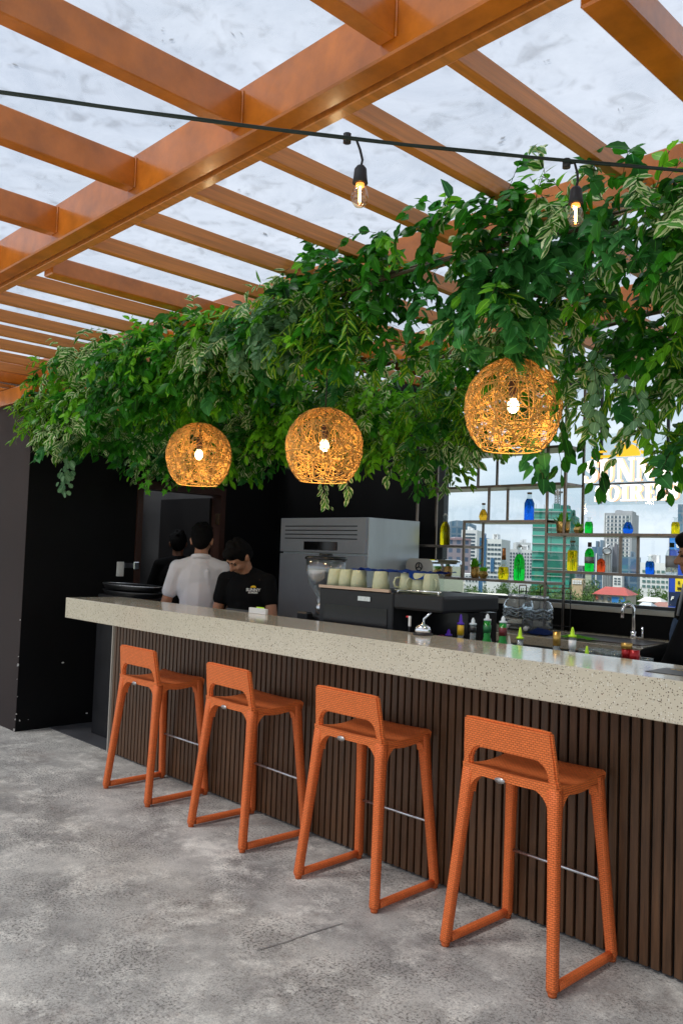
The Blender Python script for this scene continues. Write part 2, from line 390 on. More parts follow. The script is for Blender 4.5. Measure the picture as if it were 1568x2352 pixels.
# ---- black kitchen wall at the left end (with door) and back wall with the window
kw = T('kitchen_block', 'dark painted kitchen walls with an open doorway behind the bar end', 'building', (-6.39, .115, 0))
WX, WY0, WY1, WT = -6.39, .115, 2.65, 2.60
DY0, DY1, DH = 1.075, 2.0, 2.03
w = MB().box(WX-.12, WX, WY0+.002, DY0, 0, WT).box(WX-.12, WX, DY1, WY1, 0, WT).box(WX-.12, WX, DY0, DY1, DH, WT)
w.build('end_wall', BLACK, kw)
MB().box(-9.2, WX-.001, WY0, WY0+.12, 0, WT).build('front_wall', GREYWALL, kw)
w = MB().box(-9.2, -4.372, WY1+.002, WY1+.15, 0, 2.98).box(-4.372, 2.2, WY1+.002, WY1+.15, 0, 1.135)
w.build('back_wall', BLACK, kw)
MB().box(-9.2, -9.1, WY0+.13, WY1, 0, WT).box(-9.09, WX-.13, WY1-.03, WY1-.002, .0, WT).build('inner_wall', KGREY, kw)
CHIP = []
for (px, py, r_) in ((47, 1424, .006), (43, 1508, .005), (42, 1527, .010), (41, 1600, .004), (38, 1640, .006), (36, 1652, .008), (46, 1655, .007), (33, 1676, .012), (40, 1560, .003)):
    p = at(px, py, x=WX+.002)
    CHIP.append([p+Vector((.0, r_*math.cos(a)*RND.uniform(.5, 1.2), r_*math.sin(a)*RND.uniform(.6, 1.5))) for a in [k*math.pi/3 for k in range(6)]])
for (px, py, r_) in ((145, 1522, .009), (200, 1638, .009), (215, 1625, .004), (66, 1653, .003)):
    p = at(px, py, x=WX+.002); CHIP.append([p+Vector((.0, r_*1.3*math.cos(a)*RND.uniform(.5, 1.2), r_*.7*math.sin(a))) for a in [k*math.pi/3 for k in range(6)]])
for c_ in CHIP: m_ = MB(); m_.poly(c_); m_.build('paint_chip', PLWHITE, kw)
# door frame and door (swung into the kitchen)
fr = MB().box(WX-.13, WX+.015, DY0-.001, DY0+.055, 0, DH-.06).box(WX-.13, WX+.015, DY1-.055, DY1+.001, 0, DH-.06).box(WX-.13, WX+.016, DY0-.002, DY1+.002, DH-.06, DH+.012)
fr.build('door_frame', DKWOOD, kw)
MD = Matrix.Translation(Vector((WX-.13, DY1-.06, 0))) @ Matrix.Rotation(rad(183), 4, 'Z')
dr = MB().box(0, .80, -.02, .02, .01, DH-.08, M=MD).build('door', mat('black_door', (.012, .011, .011), .5), kw)
hb = MB()
for k in range(3): hb.box(WX-.05+k*.021, WX-.038+k*.021, DY1-.066, DY1-.056, 1.70, 1.80)
hb.build('hinge', mat('brass_hinge', (.45, .33, .2), .35, 1), dr)
# shelves of the kitchen seen through the door
cab = T('wall_cabinet', 'dark cabinets and hanging utensils inside the kitchen doorway', 'cabinet', (-9.0, 1.4, 1.3))
MB().box(-9.08, -8.7, 1.30, 2.12, 1.55, 2.1).box(-9.08, -8.7, 1.30, 2.12, 1.05, 1.50).build('cabinet_box', mat('dark_cabinet', (.022, .02, .018), .5), cab)
for k, (yy, zz, l) in enumerate(((1.45, 1.45, .2), (1.53, 1.5, .16), (1.62, 1.42, .12), (1.50, 1.95, .14))): MB().tube([(-8.68, yy, zz), (-8.68, yy+.03, zz-l)], .008, 6).ball((-8.68, yy+.035, zz-l-.02), (.01, .025, .03)).build('utensil', STEEL, cab)
sw = T('light_switch', 'white double light switch plate on the black wall left of the doorway', 'switch', tuple(at(276, 1307, x=WX)))
p = at(276, 1307, x=WX); MB().box(WX, WX+.009, p.y-.034, p.y+.034, p.z-.062, p.z+.062, .004).build('plate', PLWHITE, sw)
for dz in (-.028, .028): MB().box(WX+.009, WX+.014, p.y-.018, p.y+.018, p.z+dz-.02, p.z+dz+.02, .002).build('rocker', PLWHITE, sw)
lt = T('door_bolt', 'small chrome sliding bolt beside the light switch plate', 'bolt', tuple(at(305, 1299, x=WX)))
p = at(303, 1299, x=WX); MB().box(WX, WX+.012, p.y-.075, p.y+.03, p.z-.022, p.z+.022, .003).build('bolt_plate', mat('dark_nickel', (.09, .09, .1), .3, .8), lt)
MB().box(WX+.012, WX+.03, p.y+.005, p.y+.055, p.z-.032, p.z+.032, .004).build('keeper', CHROME, lt)
so_ = T('floor_socket', 'small grey wall socket near the far end of the counter', 'socket', tuple(at(246, 1607, x=WX)))
p = at(246, 1607, x=WX); MB().box(WX, WX+.03, p.y-.03, p.y+.03, p.z-.05, p.z+.05, .006).build('socket_box', mat('grey_plastic', (.2, .2, .21), .5), so_)

# ---- window wall
wdw = T('window', 'long glazed window with a pale sill overlooking the city', 'window', (-4.3, 2.66, 1.15))
MB().box(-4.371, 2.2, 2.60, 2.80, 1.136, 1.17, .004).build('sill', mat('pale_stone_sill', (.55, .53, .47), .3, var=.15), wdw)
MB().box(-4.371, -4.288, 2.66, 2.72, 1.171, 2.98).box(-4.287, 2.2, 2.665, 2.715, 1.171, 1.192).box(-4.224, 2.2, 2.665, 2.715, 2.72, 2.78).box(-.4, -.34, 2.667, 2.713, 1.193, 2.719).build('frame', FRAME, wdw)
MB().box(-4.287, 2.2, 2.688, 2.694, 1.193, 2.719).build('pane', PANE, wdw)

# ================================================================ PERGOLA
pg = T('pergola', 'orange brown timber and steel pergola roof with clear grimy sheeting', 'pergola', (-2.4, 0, 0))
ZB, ZT = 2.90, 3.085
for y0 in (-.93, .45, 1.85, -2.7):
    MB().box(-9.3, 2.6, y0, y0+.085, ZB, ZT, .006).build('main_beam', BEAMPAINT, pg)
MB().box(-9.3, 2.6, -.822, -.775, ZB, 3.0, .003).build('ledger', DKWOOD if False else RAFTWOOD, pg)
for x0 in (-4.245, -1.09, -7.4, 2.06):
    for (ya, yb) in ((-.774, .449), (.536, 1.849), (1.936, 3.25)):
        MB().box(x0, x0+.10, ya, yb, 2.872, 2.968, .006).build('cross_beam', BEAMPAINT, pg)
for x0 in (-1.523, -1.960, -2.402, -2.862, -3.306, -3.748, -4.60, -5.03, -5.44, -5.82, -6.22, -6.64, -7.02, -7.75, -8.15, -8.55, -.62, -.17, .28, .73, 1.18, 1.63):
    for (ya, yb) in ((-.774, .449), (.536, 1.849), (1.936, 3.25)):
        MB().box(x0, x0+.042, ya, yb, 2.902, 2.976, .002).build('rafter', RAFTWOOD, pg)
for k in range(16):
    x0 = -1.645-.7255*(k-4)
    MB().box(x0, x0+.062, -2.614, -.931, 2.938, 3.066, .004).build('purlin', BEAMPAINT, pg)
    if -6 < x0 < 0: MB().tube([(x0+.065, -.933, 2.94), (x0+.065, -.933, 3.064)], .0045, 6).build('weld_bead', BEAMPAINT, pg)
MB().box(-9.3, 2.6, -3.6, 3.25, 3.090, 3.096).build('roof_sheet', ROOF, pg)
MB().box(-9.3, WX+.02, .09, .24, 2.602, 2.73, .004).build('wall_plate', BEAMPAINT, pg)
# posts carrying the roof, outside the frame
for x0, y0 in ((-9.0, -2.66), (2.3, -2.66), (2.3, 1.88)):
    MB().box(x0-.06, x0+.06, y0-.01, y0+.11, 0.001, 2.898).build('post', BEAMPAINT, pg)
# leaves and litter lying on the sheet
lt_ = MB()
for (px, py, s_) in ((555, 73, .03), (371, 63, .012), (602, 535, .035), (1145, 323, .028), (1245, 140, .02), (1150, 100, .012), (565, 438, .03), (395, 293, .02), (380, 90, .02), (40, 150, .02), (1430, 240, .03)):
    p = at(px, py, z=3.099); a0 = RND.uniform(0, 3)
    for k in range(2):
        a = a0+RND.uniform(-1.4, 1.4); c = p+Vector((RND.uniform(-1, 1)*s_, RND.uniform(-1, 1)*s_, .001*k)); d = Vector((math.cos(a), math.sin(a), 0))*s_*RND.uniform(.25, .7); e = Vector((-d.y, d.x, 0))*RND.uniform(.2, .5)
        lt_.poly([c-d, c+e, c+d, c-e])
lo_ = lt_.build('fallen_leaves', mat('dry_leaf', (.07, .06, .03), .8, var=.5, vscale=30)); tag(lo_, 'scattered dry leaves lying on the clear roof', 'leaves', kind='stuff')

# ================================================================ BAR COUNTER
bar = T('bar_counter', 'long bar counter with speckled cream top and dark slatted front', 'bar counter', (-2.4, .3, 0))
BX0, BX1 = -5.404, 1.6
MB().box(BX0, BX1, 0, .42, .963, 1.1, .004, seg=2).build('countertop', TERR, bar)
SLAT = mat('dark_walnut_slats', (.095, .044, .019), .42, var=.4, vscale=6, stretch=(14, 1, .8))
sb_ = MB(); x = BX0+.028
while x < BX1-.05:
    sb_.box(x, x+.032, .365, .384, .012, .962, .002); x += .0432
sb_.build('slat_cladding', SLAT, bar)
MB().box(BX0+.012, BX1, .385, .42, .008, .962).build('backing_panel', mat('black_backing', (.006, .005, .005), .7), bar)
MB().box(BX0, BX0+.011, .362, .42, .006, .962).box(BX0+.0115, BX0+.026, .372, .384, .006, .962).build('edge_trim', mat('pale_edge_trim', (.50, .46, .40), .4, .3), bar)
MB().box(BX0+.3, BX1, .421, .98, .82, .86, .003).box(BX0+.32, BX1, .43, .95, .05, .819).build('work_shelf', STEEL, bar)

# ================================================================ STOOLS
st = T('bar_stool', 'orange woven bar stool nearest the black corner wall, first from the far counter end', 'bar stool', (0, 0, 0), 0, 'orange woven bar stools along the counter')
def fy(y): return y-.13
# seat: sagging woven pad
sbm = MB(); NX, NY = 12, 14
def seatz(u, v): return .688 - .019*math.sin(math.pi*min(1, v/.92)) + (.012 if v > .8 else 0)*((v-.8)/.2) - (.02*((v-.93)/.07)**2 if v > .93 else 0) - .006*math.cos(u*math.pi/2)
top = [[sbm.b.verts.new((-.206+.412*i/NX, fy(-.018+.335*j/NY), seatz(2*i/NX-1, j/NY))) for i in range(NX+1)] for j in range(NY+1)]
bot = [[sbm.b.verts.new((-.203+.406*i/NX, fy(-.014+.325*j/NY), seatz(2*i/NX-1, j/NY)-.034)) for i in range(NX+1)] for j in range(NY+1)]
for j in range(NY):
    for i in range(NX):
        f = sbm.b.faces.new([top[j][i], top[j][i+1], top[j+1][i+1], top[j+1][i]]); f.smooth = True
        sbm.b.faces.new([bot[j][i], bot[j+1][i], bot[j+1][i+1], bot[j][i+1]])
for j in range(NY):
    sbm.b.faces.new([top[j][0], top[j+1][0], bot[j+1][0], bot[j][0]]); sbm.b.faces.new([top[j][NX], bot[j][NX], bot[j+1][NX], top[j+1][NX]])
for i in range(NX):
    sbm.b.faces.new([top[0][i], bot[0][i], bot[0][i+1], top[0][i+1]]); sbm.b.faces.new([top[NY][i], top[NY][i+1], bot[NY][i+1], bot[NY][i]])
bmesh.ops.bevel(sbm.b, geom=[e for e in sbm.b.edges if e.is_manifold and e.calc_face_angle(0) > 1.0], offset=.009, segments=2, affect='EDGES')
# curved gussets from legs to seat
def gusset(M, r=.075, t=.036):
    pts = [(0, 0, 0), (r, 0, 0)] + [(r-r*math.sin(a), 0, -r+r*math.cos(a)) for a in [k*math.pi/2/6 for k in range(1, 6)]] + [(0, 0, -r)]
    sbm.prism([(x_, -t/2, z_) for x_, _, z_ in pts], (0, t, 0), M)
def frame_(ox, oy, oz, dx): # local x axis direction dx
    dx = Vector(dx).normalized(); zz = Vector((0, 0, 1)); yy = zz.cross(dx)
    return Matrix(((dx.x, yy.x, 0, ox), (dx.y, yy.y, 0, oy), (dx.z, yy.z, 1, oz), (0, 0, 0, 1)))
for s_ in (-1, 1):
    gusset(frame_(s_*.172, fy(.004), .652, (-s_, 0, 0))); gusset(frame_(s_*.188, fy(.022), .648, (0, 1, 0))); gusset(frame_(s_*.188, fy(.262), .648, (0, -1, 0)), .045)
me = sbm.mesh('seat', st, True); boxuv(me); link('seat', me, WEAVE_S, st)
bk = MB(); arc = [(.168-.055+.055*math.cos(a), .757-.062+.062*math.sin(a)) for a in [k*math.pi/2/5 for k in range(6)]]
out = [(-.212, .660), (-.203, .74), (-.190, .868), (.190, .868), (.203, .74), (.212, .660), (.170, .660)] + arc + [(-p_[0], p_[1]) for p_ in arc[::-1]] + [(-.170, .660)]
# split the inverted U into a band and two uprights so that every face stays flat and simple
def backpt(x_, z_, y_): return (x_, fy(-.012 + y_ - (z_-.66)*.13 + .10*(x_*x_-.03)), z_)
def strip(outer, inner):
    n_ = len(outer)
    F_ = [[bk.b.verts.new(backpt(*q, yy)) for q in line] for line in (outer, inner) for yy in (0, .026)]
    of, ob, inf, inb = F_
    for k in range(n_-1):
        for quad in ((of[k], of[k+1], inf[k+1], inf[k]), (ob[k], inb[k], inb[k+1], ob[k+1]), (of[k], ob[k], ob[k+1], of[k+1]), (inf[k], inf[k+1], inb[k+1], inb[k])): bk.b.faces.new(quad)
    bk.b.faces.new((of[0], inf[0], inb[0], ob[0])); bk.b.faces.new((of[-1], ob[-1], inb[-1], inf[-1]))
inner = [(-.170, .660), (-.169, .70)] + [(-p_[0], p_[1]) for p_ in arc] + [(-.07, .757), (0, .757), (.07, .757)] + arc[::-1] + [(.169, .70), (.170, .660)]
outer = []
for k, (ix, iz) in enumerate(inner):
    n_ = len(inner)
    if k < 2: outer.append((-.212+.007*k, .660+.045*k))
    elif k >= n_-2: outer.append((.212-.007*(n_-1-k), .660+.045*(n_-1-k)))
    else:
        t_ = (k-2)/(n_-5)   # 0..1 along the top run
        if t_ < .22: q = t_/.22; outer.append((-.203+.013*q, .735+.133*q))
        elif t_ > .78: q = (1-t_)/.22; outer.append((.203-.013*q, .735+.133*q))
        else: q = (t_-.22)/.56; outer.append((-.190+.38*q, .868))
strip(outer, inner)
bmesh.ops.recalc_face_normals(bk.b, faces=bk.b.faces)
bmesh.ops.bevel(bk.b, geom=[e for e in bk.b.edges if e.is_manifold and e.calc_face_angle(0) > .9], offset=.007, segments=2, affect='EDGES')
me = bk.mesh('backrest', st, True); boxuv(me); link('backrest', me, WEAVE_S, st)
FEET = {}
for s_ in (-1, 1):
    for nm, yt, yb_, zt in (('r', .006, -.058, .668), ('f', .283, .334, .672)):
        a = Vector((s_*.186, fy(yt), zt)); b = Vector((s_*.232, fy(yb_), .024))
        FEET[(s_, nm)] = b
        pts = [a.lerp(b, k/10) for k in range(11)] + [b-Vector((0, 0, .012))]
        rs = [.0218, .021, .0195, .0185, .0179, .0175, .0172, .017, .0169, .0168, .0168, .014]
        MB().tube(pts, rs, 12, sq=True).build('leg', WEAVE_L, st, True)
for s_ in (-1, 1):
    a, b = FEET[(s_, 'r')], FEET[(s_, 'f')]; d = (b-a).normalized()
    MB().tube([a+d*.022+(b-a)*k/6*.90 for k in range(7)], .017, 10).build('runner', WEAVE_L, st, True)
for b in FEET.values(): MB().lathe([(0, 0.0005), (.015, .0005), (.016, .012), (0, .012)], (b.x, b.y, 0), 10).build('foot_pad', WEAVE_L, st, True)
zr_ = .285; yr_ = .286+(.334-.283)*(.672-zr_)/.648
MB().tube([(-.205, fy(yr_), zr_), (0, fy(yr_), zr_), (.205, fy(yr_), zr_)], .0065, 10).build('foot_rail', STEEL, st, True)
bd = MB().lathe([(0, -.001), (.011, -.001), (.0115, .002), (0, .0025)], (0, 0, 0), 18, Matrix.Translation(Vector((-.03, fy(-.020), .652))) @ Matrix.Rotation(rad(90), 4, 'X') @ Matrix.Diagonal((2.0, .95, 1, 1)))
bd.build('badge', mat('grey_badge', (.45, .43, .42), .35, .8), st, True)
SL = ['orange woven bar stool third from the near end, in front of the grey fridge', 'orange woven bar stool between the nearest stool and the ones further along', 'orange woven bar stool nearest the viewer, largest of the four']
st.location = (-4.383, .13, 0); MT[st.name] = Matrix.Translation((-4.383, .13, 0)); st.rotation_euler[2] = rad(1)
for k, (xc, rz_) in enumerate(((-3.478, rad(-1.8)), (-2.612, rad(1.2)), (-1.768, rad(-.8)))): dup(st, (xc, .13, 0), rz_, SL[k])
st['label'] = 'orange woven bar stool at the far left end of the counter, furthest from the viewer'

# ================================================================ RATTAN LAMPS
RATTAN = mat('woven_rattan', (.68, .36, .085), .55, var=.3, vscale=18)
BULB = mat('lit_bulb', (1, .9, .7), .3, emit=(1, .74, .36), es=8)
lp = T('pendant_lamp', 'lit woven rattan globe lamp', 'pendant lamp', (0, 0, 0), 0, 'rattan globe lamps over the counter')
LR = .204
def lprof(dz):   # radius of the shade at a height
    return LR*math.sqrt(max(0, 1-(dz/(LR if dz > 0 else .238))**2))
def onshade(d, off=0):
    d = d.normalized(); lo, hi = 0, .4
    for _ in range(22):
        mid = (lo+hi)/2; q = d*mid
        rr_ = LR if q.z > 0 else .238
        if (q.x*q.x+q.y*q.y)/LR**2 + (q.z/rr_)**2 < 1: lo = mid
        else: hi = mid
    return d*(lo+off)
ZLO = -.188
wv = MB(); rr = random.Random(5)
while True:
    ax = Vector((rr.gauss(0, 1), rr.gauss(0, 1), rr.gauss(0, 1))).normalized(); s0 = Vector((rr.gauss(0, 1), rr.gauss(0, 1), rr.gauss(0, 1)))
    s0 = (s0-ax*s0.dot(ax)*rr.uniform(.6, 1)).normalized(); ln = rr.uniform(.5, 1.5); run = []; N_ = int(5+ln*6); wob = rr.uniform(-.5, .5)
    for k in range(N_+1):
        d = Matrix.Rotation(ln*k/N_, 3, ax) @ s0; d = d + ax*math.sin(k/N_*3.1)*wob*.25
        q = onshade(d, rr.uniform(-.005, .003))
        if q.z < ZLO+.003: break
        run.append(q)
    if len(run) > 3: wv.tube(run, rr.uniform(.0012, .0020), 5, caps=False)
    if len(wv.b.verts) > 27500: break
wv.build('woven_shade', RATTAN, lp, True)
rb = MB()
for k in range(8):
    a = k*math.pi/4; rb.tube([onshade(Vector((math.cos(a)*math.cos(e), math.sin(a)*math.cos(e), math.sin(e)))) for e in [rad(x_) for x_ in range(-56, 90, 9)]], .0024, 6)
for zz in (ZLO, -.04):
    r_ = lprof(zz); rb.tube([(r_*math.cos(2*math.pi*k/40), r_*math.sin(2*math.pi*k/40), zz) for k in range(41)], .0034 if zz == ZLO else .0022, 6)
rb.build('shade_frame', RATTAN, lp, True)
MB().lathe([(0, .034), (.012, .034), (.018, .045), (.020, .075), (.016, .115), (.006, .12), (0, .12)], n=14).build('socket', mat('brown_socket', (.06, .035, .03), .4), lp, True)
MB().lathe([(0, -.03), (.012, -.027), (.022, -.016), (.026, 0), (.022, .018), (.013, .032), (0, .034)], n=16).build('bulb', BULB, lp, True)
MB().tube([(0, 0, .12), (0, 0, .835)], .0035, 6).build('cord', PLBLACK, lp, True)
pl = bpy.data.lights.new('lamp_light', 'POINT'); pl.energy = 1.7; pl.color = (1, .77, .44); pl.specular_factor = .1; pl.shadow_soft_size = .035
po = bpy.data.objects.new('lamp_light', pl); COL.objects.link(po); po.parent = lp; po.location = (0, 0, -.06); MT[po.name] = Matrix.Identity(4)
LPOS = [(-4.394, .35, 2.055), (-3.223, .35, 2.030), (-2.04, .35, 2.118)]
LL = ['smallest lit rattan globe lamp, hanging above the two bartenders', 'middle lit rattan globe lamp, hanging in front of the black wall and fridge', 'largest lit rattan globe lamp, hanging in front of the window shelves']
for k, q in enumerate(LPOS):
    o = lp if k == 0 else dup(lp, q, k*1.3, LL[k])
    o.location = q; o['label'] = LL[k]; MT[o.name] = Matrix.Translation(Vector(q))

# ================================================================ STRING LIGHTS
sw_ = T('string_light', 'black cable of string lights with two lit filament bulbs under the roof', 'string lights', (-1.5, -1.1, 2.5))
wa, wb = at(0, 213, d=2.0), at(1568, 393, d=2.3)
pts = []
for k in range(-10, 26):
    t_ = k/16; q = wa.lerp(wb, t_); q.z -= .016*math.sin(math.pi*min(max(t_, 0), 1)); pts.append(q)
wire = MB().tube(pts, .0036, 6)
p2 = [q+Vector((.002, .002, .0042+.001*math.sin(i*1.9))) for i, q in enumerate(pts)]
wire.tube(p2, .0024, 5); wire.build('cable', mat('dark_green_cable', (.008, .02, .014), .4), sw_)
SOCK = mat('black_rubber_socket', (.014, .014, .016), .5)
BGL = thinpane('clear_bulb_glass', (.98, .84, .62), .3); FIL = mat('glowing_filament', (1, .6, .2), .4, emit=(1, .55, .16), es=30)
for (px, py, tx, ty) in ((828, 385, 797, 318), (1322, 433, 1300, 376)):
    tt = px/1568; dd = 2.0+.3*tt
    s_top = at(px, py, d=dd); hang = at(tx, ty, d=dd)
    b_ = MB().tube([hang+Vector((0, 0, .012)), hang-Vector((0, 0, .012))], .011, 8)
    u_ = (at(px, py-40, d=dd)-hang); b_.tube([hang, hang+CR*.022+Vector((0, 0, .002)), hang.lerp(s_top, .45)+CR*.018+Vector((0, 0, .004)), s_top+CR*.004+Vector((0, 0, .02)), s_top], .0035, 6)
    b_.build('drop_cord', SOCK, sw_)
    c = s_top
    sk = MB().lathe([(0, .004), (.010, .004), (.016, -.004), (.0185, -.03), (.0205, -.042), (.0165, -.043), (0, -.043)], c, 14).build('bulb_socket', SOCK, sw_)
    bl = MB().lathe([(.0125, -.043), (.0135, -.050), (.019, -.062), (.0225, -.077), (.020, -.092), (.012, -.103), (0, -.107)], c, 16).build('glass_bulb', BGL, sw_)
    MB().tube([c+Vector((.001, 0, -.050)), c+Vector((.0015, 0, -.092))], .0022, 6).tube([c+Vector((-.003, .001, -.055)), c+Vector((-.002, 0, -.090))], .0012, 5).build('filament', FIL, bl)
    MB().lathe([(.011, -.0432), (.012, -.05), (0, -.051)], c, 12).build('bulb_base', mat('amber_base', (.8, .3, .08), .3, emit=(1, .35, .08), es=1.2), bl)

# ================================================================ HANGING GREENERY
def leafmat(name, dark, light, edge=None, edge_at=.7, centre=None, rough=.32, spots=None):
    """leaf surface: per-leaf tint from the leaf's own random value, a vein, an optional pale margin or pale centre"""
    M = bpy.data.materials.new(name); M.use_nodes = True; n = M.node_tree; N = n.nodes.new; L = n.links.new; b = n.nodes['Principled BSDF']
    t = N('ShaderNodeTexCoord'); sp = N('ShaderNodeSeparateXYZ'); L(t.outputs['UV'], sp.inputs[0])
    at_ = N('ShaderNodeAttribute'); at_.attribute_name = 'tint'
    m1 = N('ShaderNodeMix'); m1.data_type = 'RGBA'; L(at_.outputs['Fac'], m1.inputs['Factor']); m1.inputs['A'].default_value = (*dark, 1); m1.inputs['B'].default_value = (*light, 1)
    last = m1.outputs['Result']
    su = N('ShaderNodeMath'); su.operation = 'SUBTRACT'; L(sp.outputs[0], su.inputs[0]); su.inputs[1].default_value = .5
    ab = N('ShaderNodeMath'); ab.operation = 'ABSOLUTE'; L(su.outputs[0], ab.inputs[0])
    dd = N('ShaderNodeMath'); dd.operation = 'MULTIPLY'; L(ab.outputs[0], dd.inputs[0]); dd.inputs[1].default_value = 2
    no = N('ShaderNodeTexNoise'); no.inputs['Scale'].default_value = 60; L(t.outputs['Object'], no.inputs['Vector'])
    ad = N('ShaderNodeMath'); ad.operation = 'MULTIPLY_ADD'; L(no.outputs['Fac'], ad.inputs[0]); ad.inputs[1].default_value = .7; L(dd.outputs[0], ad.inputs[2])
    def over(src, lo, hi, col, inv=False):
        r = N('ShaderNodeMapRange'); r.inputs[1].default_value = lo; r.inputs[2].default_value = hi; L(src, r.inputs[0])
        if inv: r.inputs[3].default_value = 1; r.inputs[4].default_value = 0
        q = N('ShaderNodeMix'); q.data_type = 'RGBA'; L(r.outputs[0], q.inputs['Factor']); L(last, q.inputs['A']); q.inputs['B'].default_value = (*col, 1); return q.outputs['Result']
    if edge: last = over(ad.outputs[0], edge_at+.33, edge_at+.40, edge)
    if centre: last = over(ad.outputs[0], .55, .72, centre, True)
    last2 = last; last = over(dd.outputs[0], .03, .07, [min(1, c*1.5+.01) for c in light], True)
    L(last, b.inputs['Base Color']); b.inputs['Roughness'].default_value = rough; b.inputs['Specular IOR Level'].default_value = .2
    tl = N('ShaderNodeBsdfTranslucent'); L(last, tl.inputs[0]); ms = N('ShaderNodeMixShader'); ms.inputs[0].default_value = .45
    o = n.nodes['Material Output']; L(b.outputs[0], ms.inputs[1]); L(tl.outputs[0], ms.inputs[2]); L(ms.outputs[0], o.inputs[0]); return M
LM = {
 'dark': leafmat('dark_glossy_leaf', (.010, .065, .009), (.05, .28, .016)),
 'green': leafmat('bright_green_leaf', (.05, .24, .012), (.24, .62, .03)),
 'cream': leafmat('cream_edged_leaf', (.02, .10, .018), (.10, .33, .03), edge=(.68, .78, .42), edge_at=.52),
 'yellow': leafmat('yellow_striped_leaf', (.03, .15, .012), (.09, .33, .015), centre=(.42, .56, .04)),
 'grey': leafmat('silvery_leaf', (.10, .24, .12), (.26, .46, .24), edge=(.08, .22, .08), edge_at=.82, rough=.5),
 'teal': leafmat('blue_green_leaf', (.018, .13, .028), (.08, .33, .075), rough=.4),
 'ivy': leafmat('ivy_leaf', (.05, .28, .012), (.13, .48, .03)),
}
STEMM = mat('vine_stem', (.06, .045, .02), .6)
# leaf outlines: (t along, half width) rows
OUTL = {'ovate': [(.0, 0), (.22, .21), (.5, .27), (.78, .17), (1, 0)], 'narrow': [(.0, 0), (.25, .12), (.5, .15), (.8, .08), (1, 0)],
        'heart': [(.0, 0), (.04, .30), (.3, .42), (.68, .27), (1, 0)], 'round': [(.0, 0), (.12, .32), (.48, .47), (.82, .34), (1, 0)]}
class Leaves:
    def __init__(s): s.v = []; s.f = []; s.uv = []; s.c = []
    def leaf(s, p, d, nrm, ln, kind, tint, curl=.25, fold=.18):
        d = d.normalized(); w = d.cross(nrm)
        if w.length < 1e-4: w = d.cross(Vector((.3, .7, .2)))
        w.normalize(); n = w.cross(d); b0 = len(s.v)
        if kind == 'ivy':
            prof = [(0, 0), (.42, -.08), (.30, .22), (.52, .46), (.22, .52), (0, 1), (-.22, .52), (-.52, .46), (-.30, .22), (-.42, -.08)]
            s.v.append(p+d*ln*.35+n*ln*.03); s.uv.append((.62, .4)); s.c.append(tint)
            for x, y in prof:
                s.v.append(p+w*x*ln+d*y*ln-n*(x*x*.4+y*y*curl*.5)*ln); s.uv.append((.5+x*.9, y)); s.c.append(tint)
            for k in range(10): s.f.append((b0, b0+1+k, b0+1+(k+1) % 10))
            return
        rows = OUTL[kind]
        for t, hw in rows:
            c = p + d*(t*ln) - n*(curl*t*t*ln)
            if hw == 0: s.v.append(c); s.uv.append((.5, t)); s.c.append(tint)
            else:
                for sg in (-1, 0, 1): s.v.append(c + w*(sg*hw*ln) + n*(abs(sg)*fold*hw*ln)); s.uv.append((.5+.5*sg, t)); s.c.append(tint)
        A = b0; r1, r2, r3, tip = b0+1, b0+4, b0+7, b0+10
        s.f += [(A, r1+1, r1), (A, r1+2, r1+1), (r1, r1+1, r2+1, r2), (r1+1, r1+2, r2+2, r2+1), (r2, r2+1, r3+1, r3), (r2+1, r2+2, r3+2, r3+1), (r3, r3+1, tip), (r3+1, r3+2, tip)]
    def build(s, name, mat_, parent):
        if not s.v: return
        inv = wm(parent).inverted() if parent else Matrix.Identity(4)
        me = bpy.data.meshes.new(name); me.from_pydata([inv @ v for v in s.v], [], s.f)
        uvl = me.uv_layers.new(name='UVMap'); vi = [0]*len(me.loops); me.loops.foreach_get('vertex_index', vi)
        flat = []
        for i in vi: flat += s.uv[i]
        uvl.data.foreach_set('uv', flat)
        a = me.attributes.new('tint', 'FLOAT', 'POINT'); a.data.foreach_set('value', s.c); MBset(me)
        return link(name, me, mat_, parent)
KINDS_ = {  # material, outline, length range
 'dark': ('ovate', .056, .088), 'green': ('ovate', .050, .075), 'cream': ('ovate', .048, .072), 'yellow': ('narrow', .055, .08),
 'grey': ('round', .045, .06), 'teal': ('heart', .055, .082), 'ivy': ('ivy', .04, .06)}
rg = random.Random(21)
from mathutils.noise import noise as nz_
def lerp_tab(tab, x):
    if x <= tab[0][0]: return tab[0][1:]
    for a, b in zip(tab, tab[1:]):
        if x <= b[0]:
            t = (x-a[0])/(b[0]-a[0]); return [p+(q-p)*t for p, q in zip(a[1:], b[1:])]
    return tab[-1][1:]
